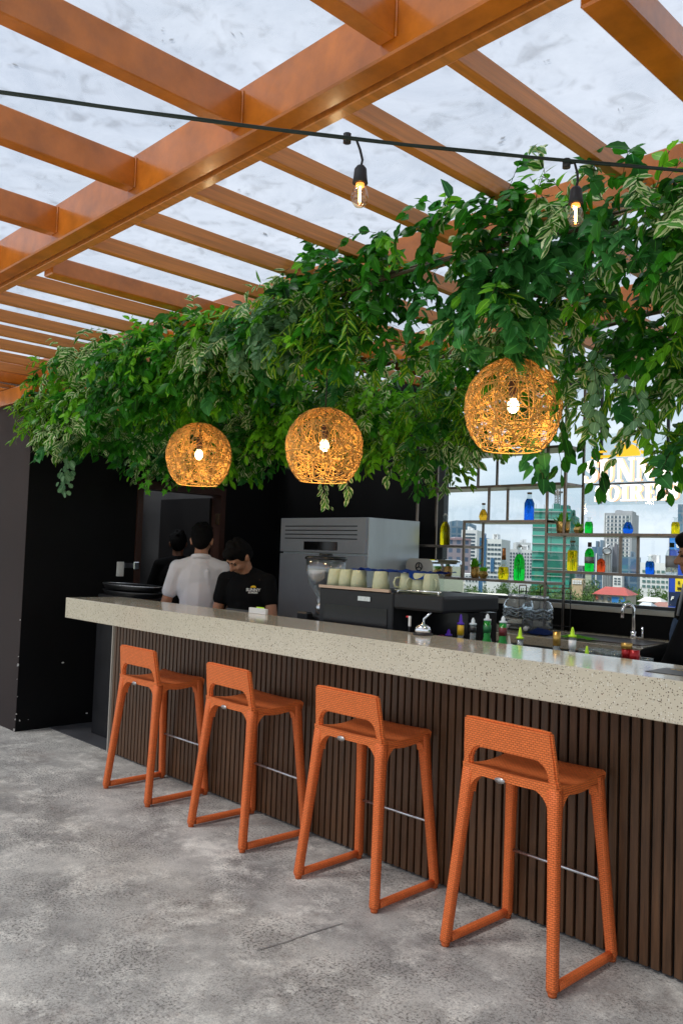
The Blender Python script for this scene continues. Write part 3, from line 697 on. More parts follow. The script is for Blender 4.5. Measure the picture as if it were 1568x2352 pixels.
def strand(bag, stem, p, out, n, kind, zmin, gap=.022, scl=1, droop=.5, stemw=0):
    """a spray: starts outwards, then hangs; leaves alternate along it"""
    o, l0, l1 = KINDS_[kind]; d = out.normalized(); pts = [p.copy()]; side = 1
    tint0 = rg.random()
    for k in range(n):
        d = (d + Vector((rg.gauss(0, .12), rg.gauss(0, .12), -droop*.28))).normalized()
        p = p + d*gap; pts.append(p.copy())
        if p.z < zmin: break
        sd = d.cross(Vector((0, 0, 1)));
        if sd.length < .15: sd = Vector((rg.gauss(0, 1), rg.gauss(0, 1), 0))
        sd.normalize(); side = -side
        for _ in range(1 if rg.random() < .6 else 2):
            ld = (d*.55 + sd*side*rg.uniform(.3, 1.0) + Vector((rg.gauss(0, .25), rg.gauss(0, .25)-.12, rg.gauss(-.25, .3)))).normalized()
            nr = Vector((rg.gauss(0, .45), rg.gauss(-.45, .45), rg.gauss(.75, .35)))
            bag.leaf(p, ld, nr, rg.uniform(l0, l1)*scl*rg.choice((.75, 1, 1, 1.1)), o, min(1, max(0, tint0*.5+rg.random()*.6)), rg.uniform(.05, .4), rg.uniform(.05, .3))
    if stem is not None and len(pts) > 2: stem.tube(pts[::2] if len(pts) > 5 else pts, stemw or .0012, 4, caps=False)
def garland(root, tab, y0, y1, count, mixw, outy=-.6, nlen=(5, 14), x0=None, x1=None, dens=None, topbias=.5):
    bags = {k: Leaves() for k in mixw}; stem = MB(); ks = list(mixw); ws = [mixw[k] for k in ks]
    xa = tab[0][0] if x0 is None else x0; xb = tab[-1][0] if x1 is None else x1
    patch = {}
    for _ in range(count):
        x = rg.uniform(xa, xb)
        if dens and rg.random() > dens(x): continue
        zt, zb = lerp_tab(tab, x); y = rg.uniform(y0, y1)
        u = rg.random()**(topbias+.5); z = zb + (zt-zb)*(1-u*.95)
        if nz_(Vector((x*2.3, y*2, z*2.4+7))) < -.36: continue
        # species come in patches along the row
        key = (int(x*2.2+100), int(y*3), int(z*4)); kd = patch.get(key)
        if kd is None or rg.random() < .3:
            kd = rg.choices(ks, ws)[0]
            patch.setdefault(key, kd)
        ed = (y-y0)/(y1-y0)
        out = Vector((rg.gauss(0, .7), outy*(1-ed*1.2)+rg.gauss(0, .5), rg.uniform(-.3, .75)))
        strand(bags[kd], stem if rg.random() < .55 else None, Vector((x, y, z)), out, rg.randint(*nlen), kd, zb-.03+rg.gauss(0, .03)-.12*max(0, nz_(Vector((x*3.1, 5, 1)))), gap=rg.uniform(.019, .027), droop=rg.uniform(.35, 1.0))
    for k, bg_ in bags.items():
        o = bg_.build(k_names[k], LM[k], root)
        if o: o['kind'] = 'stuff'
    o = stem.build('vine_stems', STEMM, root); o['kind'] = 'stuff'
k_names = {'dark': 'dark_leaves', 'green': 'bright_leaves', 'cream': 'cream_edged_leaves', 'yellow': 'striped_leaves', 'grey': 'silvery_leaves', 'teal': 'blue_green_leaves', 'ivy': 'ivy_leaves'}

fr_ = T('leafy_garland', 'long front garland of dense artificial leaves climbing along the rafters over the counter', 'garland', (-3.6, .2, 2.9), 0, 'hanging leafy garlands')
front = [(-6.22, 2.72, 2.36), (-6.05, 2.86, 2.20), (-5.7, 2.90, 2.10), (-5.2, 2.90, 2.16), (-4.7, 2.86, 2.27), (-4.2, 2.80, 2.38), (-3.75, 2.76, 2.46), (-3.4, 2.86, 2.46), (-3.0, 2.93, 2.44), (-2.6, 2.93, 2.36), (-2.2, 2.94, 2.30), (-1.85, 2.95, 2.34), (-1.6, 2.92, 2.45), (-1.35, 2.84, 2.50), (-1.0, 2.75, 2.42)]
garland(fr_, front, .0, .50, 2150, {'dark': 6.5, 'green': 3.8, 'cream': 3.3, 'yellow': 1.4, 'teal': .9, 'grey': .08}, dens=lambda x:   .5 if x > -1.5 else (.24 if x > -1.8 else .92))
# bare sprigs standing up over the top edge
bags = {'green': Leaves(), 'teal': Leaves()}; stm = MB()
for (px, py) in ((985, 520), (1020, 470), (1000, 500), (880, 570), (770, 590), (700, 640), (1230, 430), (1290, 400), (1380, 420), (1250, 420), (1480, 420), (1500, 410), (620, 690), (470, 780), (330, 770)):
    p = at(px, py+40, y=.06); k = rg.choice(('green', 'green', 'teal'))
    strand(bags[k], stm, p, Vector((rg.gauss(.1, .4), -.15, 1.2)), rg.randint(4, 7), k, 0, gap=.026, droop=.25, stemw=.0016)
for k in bags: bags[k].build('upright_sprigs', LM[k], fr_)['kind'] = 'stuff'
stm.build('sprig_stems', STEMM, fr_)['kind'] = 'stuff'
MB().tube([(x, .25+.03*math.sin(x*3), 2.80) for x in [-6.25+.25*k for k in range(22)]], .006, 6).tube([(x, .12, 2.70+.04*math.sin(x*2)) for x in [-6.2+.25*k for k in range(20)]], .008, 6).build('garland_rope', STEMM, fr_)

br_ = T('leafy_garland', 'lower rear garland of cream edged and yellow striped leaves behind the globe lamps', 'garland', (-4.2, 1.15, 2.9), 0, 'hanging leafy garlands')
rear = [(-6.3, 2.72, 2.02), (-5.8, 2.72, 2.06), (-5.2, 2.72, 2.04), (-4.7, 2.70, 2.16), (-4.2, 2.70, 2.14), (-3.7, 2.72, 2.08), (-3.35, 2.72, 1.93), (-3.05, 2.72, 1.98), (-2.7, 2.72, 2.12), (-2.25, 2.72, 2.18), (-1.9, 2.72, 2.1)]
garland(br_, rear, .92, 1.42, 1550, {'cream': 3.2, 'yellow': 2.4, 'green': 3.8, 'dark': 3.5, 'teal': 1.0, 'grey': .15}, dens=lambda x: .4 if x > -2.45 else 1)
MB().tube([(x, 1.2, 2.66+.03*math.sin(x*3)) for x in [-6.3+.25*k for k in range(19)]], .012, 6).build('garland_rope', STEMM, br_)

rc_ = T('leafy_garland', 'leafy curtain of broad dark leaves at the right edge before the lit sign', 'garland', (-1.5, .8, 2.9), 0, 'hanging leafy garlands')
curt = [(-1.86, 2.80, 2.30), (-1.76, 2.82, 2.12), (-1.66, 2.84, 1.98), (-1.55, 2.84, 1.90), (-1.42, 2.84, 1.88), (-1.25, 2.80, 1.84), (-1.05, 2.80, 1.80)]
garland(rc_, curt, .45, .95, 520, {'dark': 4, 'teal': 1.2, 'green': 3.4, 'yellow': 1.6, 'grey': .3, 'cream': 2}, outy=-.5, dens=lambda x: .25 if x < -1.62 else .85)
MB().tube([(x, .7, 2.75) for x in [-1.9+.2*k for k in range(6)]], .012, 6).build('garland_rope', STEMM, rc_)

def trailing(label, pts, kind, n_l, scl=1, width=.05, back=0):
    """one separate trailing vine: hangs along the given points"""
    root = T('trailing_vine', label, 'vine', tuple(pts[0]), 0, 'single vines trailing from the garlands')
    bag = Leaves(); o, l0, l1 = KINDS_[kind]
    st_ = MB().tube(pts, .0014, 5)
    seg = [(a, b) for a, b in zip(pts, pts[1:])]
    for k in range(n_l):
        t = (k+.5)/n_l*len(seg); i = min(int(t), len(seg)-1); a, b = seg[i]; p = a.lerp(b, t-i)
        sd = CR*rg.uniform(-1, 1) + F0*rg.uniform(-.5, .5)
        q = p + sd*width*rg.random()
        bag.leaf(q, (sd*.7+Vector((0, 0, -.8))).normalized(), (-F0+Vector((rg.gauss(0, .6), rg.gauss(0, .6), .35+rg.gauss(0, .55)))), rg.uniform(l0*.75, l1)*scl, o, rg.random(), .15, .1)
    bag.build('vine_leaves', LM[kind], root)['kind'] = 'stuff'; st_.build('stem', STEMM, root); return root
def drop(px, py0, py1, y, wob=6):
    return [at(px+rg.uniform(-wob, wob), py0+(py1-py0)*k/5, y=y) for k in range(6)]
trailing('silvery round leaved vine hanging lowest at the left end of the garland', drop(148, 1000, 1132, .08), 'grey', 46, .95, .055)
trailing('bright ivy vine dangling to the left of the smallest globe lamp', drop(338, 1030, 1130, .45), 'ivy', 13, 1.05, .07)
trailing('short ivy vine touching the left side of the smallest globe lamp', drop(388, 1050, 1130, .5), 'ivy', 9, .95, .05)
trailing('small green vine just right of the smallest globe lamp', drop(520, 1030, 1110, .9), 'green', 22, 1, .06)
trailing('narrow pale vine seen below the middle globe lamp', drop(748, 1090, 1165, .62, 4), 'cream', 22, .8, .035)
trailing('short cream edged vine below the right side of the middle lamp', drop(800, 1095, 1150, .62, 4), 'cream', 13, .8, .035)
trailing('dark hanging vine ending above the left end of the window shelves', drop(962, 1030, 1140, 1.0), 'dark', 34, .95, .07)
trailing('striped vine spreading left under the largest globe lamp', drop(1078, 1020, 1065, .9, 14), 'cream', 18, .85, .06)
trailing('broad heart leaved vine hanging under the right side of the largest lamp', drop(1240, 1000, 1112, .55, 10), 'teal', 15, 1.1, .085)
trailing('loose green vine between the largest lamp and the lit sign', drop(1287, 960, 1095, .6, 6), 'dark', 13, 1, .05)
trailing('thin leafy vine dangling in front of the first letters of the sign', drop(1368, 960, 1130, .7, 14), 'dark', 19, .95, .07)
trailing('silvery broad leaved vine hanging in the right hand curtain', drop(1372, 800, 985, .35, 12), 'grey', 20, .9, .055)
trailing('mottled pale vine at the right edge of the leafy curtain', drop(1468, 860, 990, .3, 16), 'grey', 15, .85, .06)
trailing('green vine hanging over the end letters of the sign', drop(1535, 1050, 1135, .75, 8), 'dark', 10, 1, .06)

# ================================================================ BEHIND THE BAR
# ---- grey fridge
fg = T('fridge', 'tall grey metal fridge with a vented top panel and black display', 'fridge', (-4.70, 2.0, 0))
MB().box(-5.19, -4.226, 1.735, 2.30, .06, 1.738, .004).build('cabinet', FRSIDE, fg)
vp = MB().box(-5.19, -4.228, 1.70, 1.734, 1.468, 1.736, .004).build('top_panel', GREYFRIDGE, fg)
for zz in (1.672, 1.640, 1.608, 1.576): MB().box(-5.13, -4.31, 1.697, 1.701, zz-.004, zz+.004).build('vent_slot', PLBLACK, vp)
MB().box(-4.895, -4.515, 1.694, 1.701, 1.487, 1.553, .002).build('display', mat('black_gloss', (.006, .006, .007), .08), vp)
MB().box(-5.188, -4.226, 1.70, 1.734, .12, 1.455, .004).build('door', GREYFRIDGE, fg)
MB().box(-5.17, -4.25, 1.74, 2.28, .0045, .058).build('plinth', PLBLACK, fg)
# ---- back counter
bc = T('back_counter', 'speckled back counter with grey cupboards under the window', 'counter', (-2.6, 2.3, 0))
MB().box(-4.2, 1.8, 1.95, 2.645, .928, .985, .003).build('counter_slab', TERR, bc)
dm = mat('light_grey_laminate', (.42, .42, .42), .45, var=.06)
k = 0; x = -4.18
while x < 1.7:
    d_ = MB().box(x, x+.595, 1.99, 2.008, .10, .915, .002).build('cupboard_door', dm, bc); x += .6
MB().box(-4.19, 1.78, 2.01, 2.64, .1, .927).box(-4.18, 1.78, 2.05, 2.62, .0045, .099).build('carcass', dm, bc)
MB().box(-2.86, -2.30, 2.08, 2.40, .9851, .992, .002).box(-2.84, -2.32, 2.10, 2.38, .9921, .9925).build('sink', mat('sink_steel', (.18, .15, .14), .3, .9), bc)
# ---- tap
tp = T('tap', 'chrome gooseneck tap standing beside the sink', 'tap', (-2.525, 2.43, .986))
arc = [(-2.525, 2.43, .987), (-2.525, 2.43, 1.16)] + [(-2.525-.027*(1-math.cos(a)), 2.43-.022*(1-math.cos(a)), 1.165+.042*math.sin(a)) for a in [k*math.pi/8 for k in range(1, 9)]] + [(-2.579, 2.386, 1.12)]
MB().tube(arc, .011, 10).lathe([(0, 0), (.019, 0), (.018, .05), (0, .05)], (-2.525, 2.43, .987), 14).build('spout', CHROME, tp)
MB().tube([(-2.51, 2.43, 1.0), (-2.46, 2.42, 1.005), (-2.462, 2.42, 1.07)], .006, 8).build('handle', CHROME, tp)
# ---- coffee machine with cups, cloth, toaster, grinder, fan
DKM = mat('dark_machine_metal', (.018, .018, .02), .45, .3, var=.2); DKP = mat('dark_machine_panel', (.009, .008, .009), .25)
cmx = T('coffee_machine', 'black coffee machine with stacked mugs on its tray', 'coffee machine', (-2.95, .7, .861))
MB().box(-3.385, -2.835, .50, .98, .885, 1.275, .006).build('body', DKM, cmx)
MB().box(-2.8345, -2.515, .50, .96, 1.195, 1.277, .014, seg=2).build('brew_head', DKM, cmx)
MB().box(-2.8345, -2.53, .72, .96, .885, 1.19).build('splash_panel', DKP, cmx)
MB().box(-3.34, -2.87, .4965, .4995, .90, 1.19).build('back_panel', DKP, cmx)
MB().box(-3.08, -2.99, .4955, .4995, 1.222, 1.245).build('name_plate', STEEL, cmx)
MB().box(-3.385, -2.86, .495, .51, 1.2755, 1.29).build('tray_lip', mat('pale_wood_trim', (.50, .36, .26), .5), cmx)
for x_ in (-3.33, -2.62):
    for y_ in (.55, .92): MB().lathe([(0, 0), (.02, 0), (.02, .0235), (0, .0235)], (x_, y_, .861), 10).build('foot', PLBLACK, cmx)
MB().tube([(-2.60, .52, 1.195), (-2.635, .51, 1.16), (-2.635, .51, 1.12), (-2.575, .50, 1.09), (-2.55, .50, 1.05), (-2.56, .50, .95)], .0065, 8).build('steam_wand', CHROME, cmx)
MB().tube([(-2.82, .497, 1.292), (-2.52, .497, 1.296)], .004, 6).tube([(-2.80, .497, 1.278), (-2.80, .497, 1.293)], .004, 6).tube([(-2.54, .497, 1.278), (-2.54, .497, 1.296)], .004, 6).build('guard_rail', CHROME, cmx)
MB().box(-2.60, -2.515, .503, .508, 1.2775, 1.385).build('clear_guard', ACRYL, cmx)
CUP = mat('pale_green_ceramic', (.52, .53, .34), .25, var=.08, vscale=20)
cup = T('mug', 'x', 'mug', (0, 0, 0), 0, 'upside down mugs on the coffee machine')
MB().lathe([(0, .100), (.030, .100), (.036, .094), (.042, .05), (.046, .002), (.043, .0), (.039, .05), (.033, .09), (0, .093)], n=22).build('cup', CUP, cup, True)
MB().tube([(.040, 0, .075), (.062, 0, .07), (.070, 0, .048), (.064, 0, .026), (.044, 0, .022)], .0055, 8).build('handle', CUP, cup, True)
CL = ['leftmost pale green mug upside down on the coffee machine', 'second pale green mug from the left on the coffee machine', 'third pale green mug from the left, at the edge of the blue cloth', 'shaded pale green mug under the blue cloth, left of the front middle mug', 'large looking pale green mug in front at the middle of the machine', 'pale green mug with its handle showing, right of the middle mug', 'pale green mug with handle showing, second from the right end', 'rightmost pale green mug beside the clear guard']
for k, (x_, y_, r_) in enumerate(((-3.335, .57, 2.6), (-3.245, .57, 2.4), (-3.15, .57, 2.2), (-3.03, .62, 2.0), (-2.965, .545, 2.2), (-2.83, .60, 4.1), (-2.745, .60, 4.1), (-2.655, .58, -.5))):
    o = cup if k == 0 else dup(cup, (0, 0, 0)); o.location = (x_, y_, 1.2795); o.rotation_euler = (0, 0, r_); o['label'] = CL[k]; MT[o.name] = Matrix.Translation((x_, y_, 1.2795)) @ Matrix.Rotation(r_, 4, 'Z')
from mathutils import noise as mnoise
def cloth(name, label, cat, x0, x1, y0, y1, zf, mt, n=26, m=12, amp=.012, seed=0):
    b_ = MB(); V = [[None]*(m+1) for _ in range(n+1)]
    for i in range(n+1):
        for j in range(m+1):
            x_ = x0+(x1-x0)*i/n; y_ = y0+(y1-y0)*j/m
            q = mnoise.noise(Vector((x_*14+seed, y_*14, seed)))+.5*mnoise.noise(Vector((x_*33, y_*33+seed, 1)))
            V[i][j] = b_.b.verts.new((x_+q*.008, y_+q*.01, zf(i/n, j/m)+abs(q)*amp))
    for i in range(n):
        for j in range(m): b_.b.faces.new([V[i][j], V[i+1][j], V[i+1][j+1], V[i][j+1]]).smooth = True
    bmesh.ops.solidify(b_.b, geom=b_.b.faces[:], thickness=.003)
    return single(name, b_, mt, label, cat)
BLUEC = mat('blue_cloth', (.012, .075, .42), .85, bump=.2, bscale=200); GREENC = mat('lime_cloth', (.16, .50, .02), .85); NAVYC = mat('navy_cloth', (.008, .03, .16), .85)
cloth('bar_cloth', 'bright blue cloth draped over the mugs on the coffee machine', 'cloth', -3.20, -2.69, .555, .82, lambda u, v: 1.383-(.035*max(0, (.2-v)/.2) if u > .84 else 0)-.008*math.sin(u*19)**2, BLUEC, 40, 14, .014)
def heap(cx_, rx, z0, h): return lambda u, v: z0 + h*max(0, 1-((u-.5)*2)**2)*max(0, 1-((v-.5)*2)**2)
cloth('bar_cloth', 'crumpled navy cloth lying beside the glass jars on the back counter', 'cloth', -3.09, -2.92, 2.02, 2.22, heap(0, 0, .989, .028), NAVYC, 16, 12, .016, 3)
cloth('bar_cloth', 'lime green cloth spread flat on the back counter next to the sink', 'cloth', -2.80, -2.56, 1.97, 2.07, heap(0, 0, .998, .014), GREENC, 18, 10, .012, 7)
# toaster-like chrome appliance on the back counter
to = T('toaster_oven', 'steel appliance with rounded corners behind the mugs', 'appliance', (-4.1, 2.22, .986))
prof = [(-4.19, .987), (-4.19, 1.40)] + [(-4.14-.05*math.cos(a), 1.40+.05*math.sin(a)) for a in [k*math.pi/10 for k in range(1, 6)]] + [(-3.98+.05*math.sin(a), 1.40+.05*math.cos(a)) for a in [k*math.pi/10 for k in range(0, 6)]] + [(-3.93, .987)]
MB().prism([(x_, 2.12, z_) for x_, z_ in prof], (0, .36, 0)).build('housing', CHROME, to)
MB().prism([(x_, 2.112, z_) for x_, z_ in prof], (0, .0075, 0)).build('front_plate', mat('warm_steel', (.55, .50, .44), .35, .9), to)
em = MB().tube([(-4.06+.030*math.cos(a), 2.108, 1.39+.030*math.sin(a)) for a in [k*math.pi/12 for k in range(25)]], .0035, 6)
for a in (math.pi/2, math.pi*7/6, math.pi*11/6): em.tube([(-4.06, 2.108, 1.39), (-4.06+.026*math.cos(a), 2.108, 1.39+.026*math.sin(a))], .0035, 6)
em.build('emblem', PLBLACK, to)
# grinder
HOPG = thinpane('hopper_plastic', (.96, .97, .97), .35)
gr = T('coffee_grinder', 'coffee grinder with clear hopper and black lid left of the mugs', 'grinder', (-3.62, .75, .861))
MB().box(-3.70, -3.54, .66, .86, .8615, 1.10, .015, seg=2).box(-3.69, -3.6, .60, .659, 1.03, 1.12, .01).build('grinder_body', PLBLACK, gr)
MB().lathe([(.035, 1.10), (.04, 1.13), (.05, 1.19), (.045, 1.20), (.10, 1.275), (.118, 1.36), (.12, 1.425), (.116, 1.425), (.112, 1.36), (.095, 1.28), (.03, 1.20)], (-3.62, .76, 0), 24).build('hopper', HOPG, gr)
MB().lathe([(0, 1.448), (.11, 1.445), (.126, 1.438), (.126, 1.4255), (0, 1.4255)], (-3.62, .76, 0), 24).lathe([(0, 1.462), (.04, 1.462), (.045, 1.449), (0, 1.449)], (-3.62, .76, 0), 16).build('lid', DKP, gr)
MB().lathe([(0, 1.105), (.055, 1.105), (.052, 1.16), (.03, 1.175), (0, 1.18)], (-3.62, .76, 0), 16).build('collar', STEEL, gr)
# fan
fn = T('desk_fan', 'black round desk fan with mesh grille beside the coffee machine', 'fan', (-2.89, 1.03, .861))
fc = Vector((-2.86, 1.04, 1.085)); 
def ring(r_, yy, n=48): return [fc+Vector((r_*math.cos(2*math.pi*k/n), yy, r_*math.sin(2*math.pi*k/n))) for k in range(n+1)]
g = MB()
for k in range(72):
    a = 2*math.pi*k/72; g.tube([fc+Vector((.178*math.cos(a), -.045, .178*math.sin(a))), fc+Vector((.19*math.cos(a), 0, .19*math.sin(a))), fc+Vector((.178*math.cos(a), .03, .178*math.sin(a)))], .0025, 4)
for r_, yy in ((.19, 0), (.178, -.045), (.178, .03)): g.tube(ring(r_, yy), .005, 6)
g.build('grille_rim', PLBLACK, fn)
g = MB().lathe([(0, 0), (.170, 0), (.170, .004), (0, .004)], (0, 0, 0), 40, Matrix.Translation(fc+Vector((0, -.04, 0))) @ Matrix.Rotation(rad(90), 4, 'X')); g.build('mesh_guard', mat('grey_mesh', (.10, .11, .13), .5, .4, bump=.6, bscale=300), fn)
MB().tube([fc+Vector((0, .02, -.05)), Vector((-2.86, 1.06, .90))], .016, 8).lathe([(0, 0), (.09, 0), (.085, .025), (.03, .04), (0, .04)], (-2.86, 1.05, .8615), 24).build('stand', PLBLACK, fn)
# wider work shelf patch under fan and grinder is the work shelf itself
sa = single('saucer', MB().lathe([(0, -.003), (.05, -.003), (.058, .004), (.03, .006), (0, .006)], (0, 0, 0), 24, Matrix.Translation(Vector((-2.575, .57, 1.03))) @ Matrix.Rotation(rad(80), 4, 'X')), mat('purple_plastic', (.10, .012, .06), .4), 'purple round lid leaning behind the service bell', 'lid')

# ---- bottles and things on the work shelf behind the bar top
def G(name, col): return glassmat(name, col)
CLEARG = mat('clear_glass', (.80, .85, .85), .05, trans=.78, ior=1.3); GREENG = mat('green_glass', (.03, .46, .07), .08, trans=.55, ior=1.3)
WS = .861
def barbottle(label, px, pytip, parts, h_pour, pour, mats, r=.037, neck=.014, y=.60, shoulder=.45, cat='bottle'):
    """bottle standing on the work shelf: tip height taken from the place it reaches"""
    p = at(px, pytip, y=y); H_ = p.z-WS-h_pour
    root = T('liquor_bottle', label, cat, (p.x, y, WS), 0, 'bottles standing behind the counter')
    g_ = mats['glass']
    MB().lathe([(0, .0005), (r*.95, .0005), (r, .006), (r, H_*shoulder), (r*.8, H_*(shoulder+.10)), (neck*1.15, H_*(shoulder+.26)), (neck, H_*(shoulder+.3)), (neck, H_), (0, H_)], (p.x, y, WS), 18).build('glass', g_, root)
    for nm, z0, z1, mt, extra in parts:
        MB().lathe([(neck+extra+.0008, H_-z0), (neck+extra+.0016, H_-z0), (neck+extra+.0016, H_-z1), (neck+extra+.0008, H_-z1)], (p.x, y, WS), 16).build(nm, mt, root)
    if pour:
        MB().lathe([(0, -.004), (.017, -.004), (.018, 0), (.017, .004), (.009, .006), (.0085, .02), (.006, h_pour*.75), (.003, h_pour), (0, h_pour)], (p.x, y, WS+H_+.0045), 12).build('pourer', pour, root)
    return root
PUR = mat('purple_pourer', (.09, .02, .42), .35); WPO = mat('clear_pourer', (.62, .68, .72), .3); NEO = mat('neon_green_pourer', (.52, .85, .02), .35, emit=None)
BLB = mat('black_label', (.012, .011, .012), .4); YLB = mat('yellow_label', (.72, .44, .02), .4); WLB = mat('white_label', (.75, .75, .73), .5); MLB = mat('maroon_label', (.14, .018, .022), .4); GLD = mat('gold_foil', (.55, .33, .08), .3, .7); RED = mat('red_foil', (.35, .012, .014), .3, .3); GLB = mat('green_neck_label', (.02, .16, .05), .4)
barbottle('small black necked bottle with yellow band and purple pourer', 1030, 1447, [('neck_label', 0, .025, BLB, .001), ('band', .0255, .034, YLB, .001)], .028, PUR, dict(glass=BLB), r=.03)
barbottle('clear bottle with yellow neck label and tall purple pourer', 1058, 1413, [('neck_label', .002, .05, YLB, .0005)], .045, PUR, dict(glass=CLEARG))
barbottle('clear bottle with a black neck label and pale pourer', 1086, 1421, [('neck_label', .010, .034, BLB, .0005)], .03, WPO, dict(glass=CLEARG))
barbottle('green glass bottle with green neck label and pale pourer', 1119, 1412, [('neck_label', .02, .055, GLB, .0005)], .028, WPO, dict(glass=GREENG), r=.045, neck=.0165, shoulder=.47)
barbottle('green glass bottle with maroon neck label and pale pourer', 1155, 1417, [('neck_label', .02, .058, MLB, .0005)], .028, WPO, dict(glass=GREENG), r=.045, neck=.0165, shoulder=.47)
barbottle('clear bottle with neon pourer beside the green bottles', 1194, 1443, [], .048, NEO, dict(glass=CLEARG))
barbottle('clear bottle with a plain gold screw cap', 1278, 1452, [('cap', -.002, .058, GLD, .0012)], .0, None, dict(glass=CLEARG), shoulder=.5)
barbottle('clear bottle with white neck label and neon pourer', 1314, 1443, [('neck_label', .012, .05, WLB, .0005)], .038, NEO, dict(glass=CLEARG))
barbottle('low bottle showing only a neon pourer above the counter edge', 1347, 1486, [], .05, NEO, dict(glass=CLEARG))
barbottle('bottle with gold cork top and red neck at the right end', 1438, 1477, [('cap', -.001, .022, GLD, .004), ('neck_wrap', .0225, .06, RED, .001)], 0, None, dict(glass=CLEARG), neck=.017)
barbottle('short bottle with a dark red cap at the right end', 1456, 1493, [('cap', -.001, .05, RED, .002)], 0, None, dict(glass=CLEARG), neck=.017)
sq = T('squeeze_bottle', 'white squeeze bottle with pointed tip between green bottles and neon pourer', 'bottle', tuple(at(1168, 1460, y=.64).xy)+(WS,))
p = at(1168, 1460, y=.64); MB().lathe([(0, .0005), (.026, .0005), (.028, p.z-WS-.05), (.02, p.z-WS-.04), (.009, p.z-WS-.035), (.003, p.z-WS), (0, p.z-WS)], (p.x, .64, WS), 16).build('bottle_body', PLWHITE, sq)
tl_ = T('bar_tool', 'slim white and red tool standing upright behind the counter by the bell', 'tool', tuple(at(937, 1420, y=.62).xy)+(WS,))
p = at(941, 1415, y=.47); q = Vector((p.x, .47, WS)); MB().box(p.x-.006, p.x+.006, .465, .475, p.z-.05, p.z, .001).build('white_handle', PLWHITE, tl_); MB().box(p.x-.021, p.x-.0062, .465, .475, p.z-.008, p.z, .001).build('red_tip', mat('red_plastic', (.7, .03, .04), .4), tl_); MB().box(p.x-.004, p.x+.004, .466, .474, WS, p.z-.0505).build('shaft', PLBLACK, tl_)
gl = T('drinking_glass', 'x', 'glass', (0, 0, 0), 0, 'upside down glasses behind the counter')
MB().lathe([(.026, 0), (.033, .10), (.035, .16), (.0335, .16), (.0315, .10), (.0245, .004), (0, .004), (0, 0)], n=20).build('glass', ACRYL, gl, True)
MB().tube([(.0345*math.cos(2*math.pi*k/20), .0345*math.sin(2*math.pi*k/20), .16) for k in range(21)], .0012, 5).build('rim', CLEARG, gl, True)
GP = [(1347, 1492, .80), (1368, 1490, .86), (1384, 1495, .80), (1397, 1493, .88), (1404, 1500, .76), (1424, 1498, .84), (1479, 1512, .70)]
GLL = ['leftmost clear glass in the row behind the counter', 'second clear glass from the left, behind the neon pourer', 'third clear glass of the row behind the counter', 'clear glass furthest back in the middle of the row', 'clear glass nearest the counter edge in the row', 'clear glass at the right end of the row by the gold cork', 'single clear glass right of the red capped bottle']
for k, (px, py, y_) in enumerate(GP):
    p = at(px, py, y=y_); o = gl if k == 0 else dup(gl, (0, 0, 0)); o.location = (p.x, y_, WS); o.scale = (1, 1, (p.z-WS)/.16); o['label'] = GLL[k]
# ---- things on the counter top
CT = 1.1005
be = T('service_bell', 'chrome service bell with black base on the counter', 'bell', (-2.522, .372, CT))
MB().lathe([(0, 0), (.046, 0), (.046, .006), (.038, .012), (0, .012)], (-2.522, .372, CT), 24).build('base', PLBLACK, be)
MB().lathe([(.036, .0125), (.039, .020), (.034, .036), (.020, .047), (.006, .051), (.005, .058), (0, .058)], (-2.522, .372, CT), 24).build('dome', CHROME, be)
wb = T('note_box', 'small white box with a lime strip behind it on the counter', 'box', (-3.80, .405, CT))
MB().box(-3.878, -3.722, .398, .416, CT, 1.132, .001).build('box_body', PLWHITE, wb)
MB().box(-3.83, -3.76, .4165, .419, CT, 1.138).build('lime_strip', NEO, wb)
mc = single('menu_card', MB().box(-1.32, -1.10, .12, .28, CT, CT+.0015), BLB, 'black card with faint yellow print lying on the counter at the right', 'card')
fl_ = MB()
for k in range(9): fl_.box(-1.29+k*.019, -1.277+k*.019, .248, .256, CT+.0016, CT+.0019)
fl_.build('yellow_print', YLB, mc)
TRB = mat('black_tray', (.012, .012, .013), .3)
ts = T('tray_stand', 'black stand hidden behind the far end of the counter', 'stand', (-5.68, .68, 0))
MB().box(-6.02, -5.36, .56, .80, .0045, 1.085, .004).build('stand_body', PLBLACK, ts)
for k, (dz, sx, lbl) in enumerate(((0, .40, 'lower black serving tray at the far end of the counter'), (.045, .405, 'upper black serving tray with a pale rim at the far counter end'))):
    tr_ = T('serving_tray', lbl, 'tray', (-5.72, .68, 1.0855+dz), 0, 'stacked black trays')
    MB().lathe([(0, 0), (.36, 0), (.385, .008), (.40, .036), (.41, .038), (.40, .028), (.37, .004), (0, .0035)], (0, 0, 0), 32, Matrix.Translation(Vector((-5.72, .68, 1.0855+dz))) @ Matrix.Diagonal((.92, .34, 1, 1))).build('tray_dish', TRB, tr_)
    if k: MB().tube([(-5.72+.41*.92*math.cos(a), .68+.41*.34*math.sin(a), 1.0855+dz+.039) for a in [2*math.pi*j/40 for j in range(41)]], .003, 5).build('rim', STEEL, tr_)
tbt = single('tablet', MB().box(-4.14, -3.80, .424, .436, 1.06, 1.112, .002), DKP, 'edge of a dark tablet behind the counter in front of the bartender', 'tablet')
sl_ = MB().box(-4.14, -3.80, .421, .44, 1.04, 1.0595); sl_.build('tablet_ledge', PLBLACK, tbt)
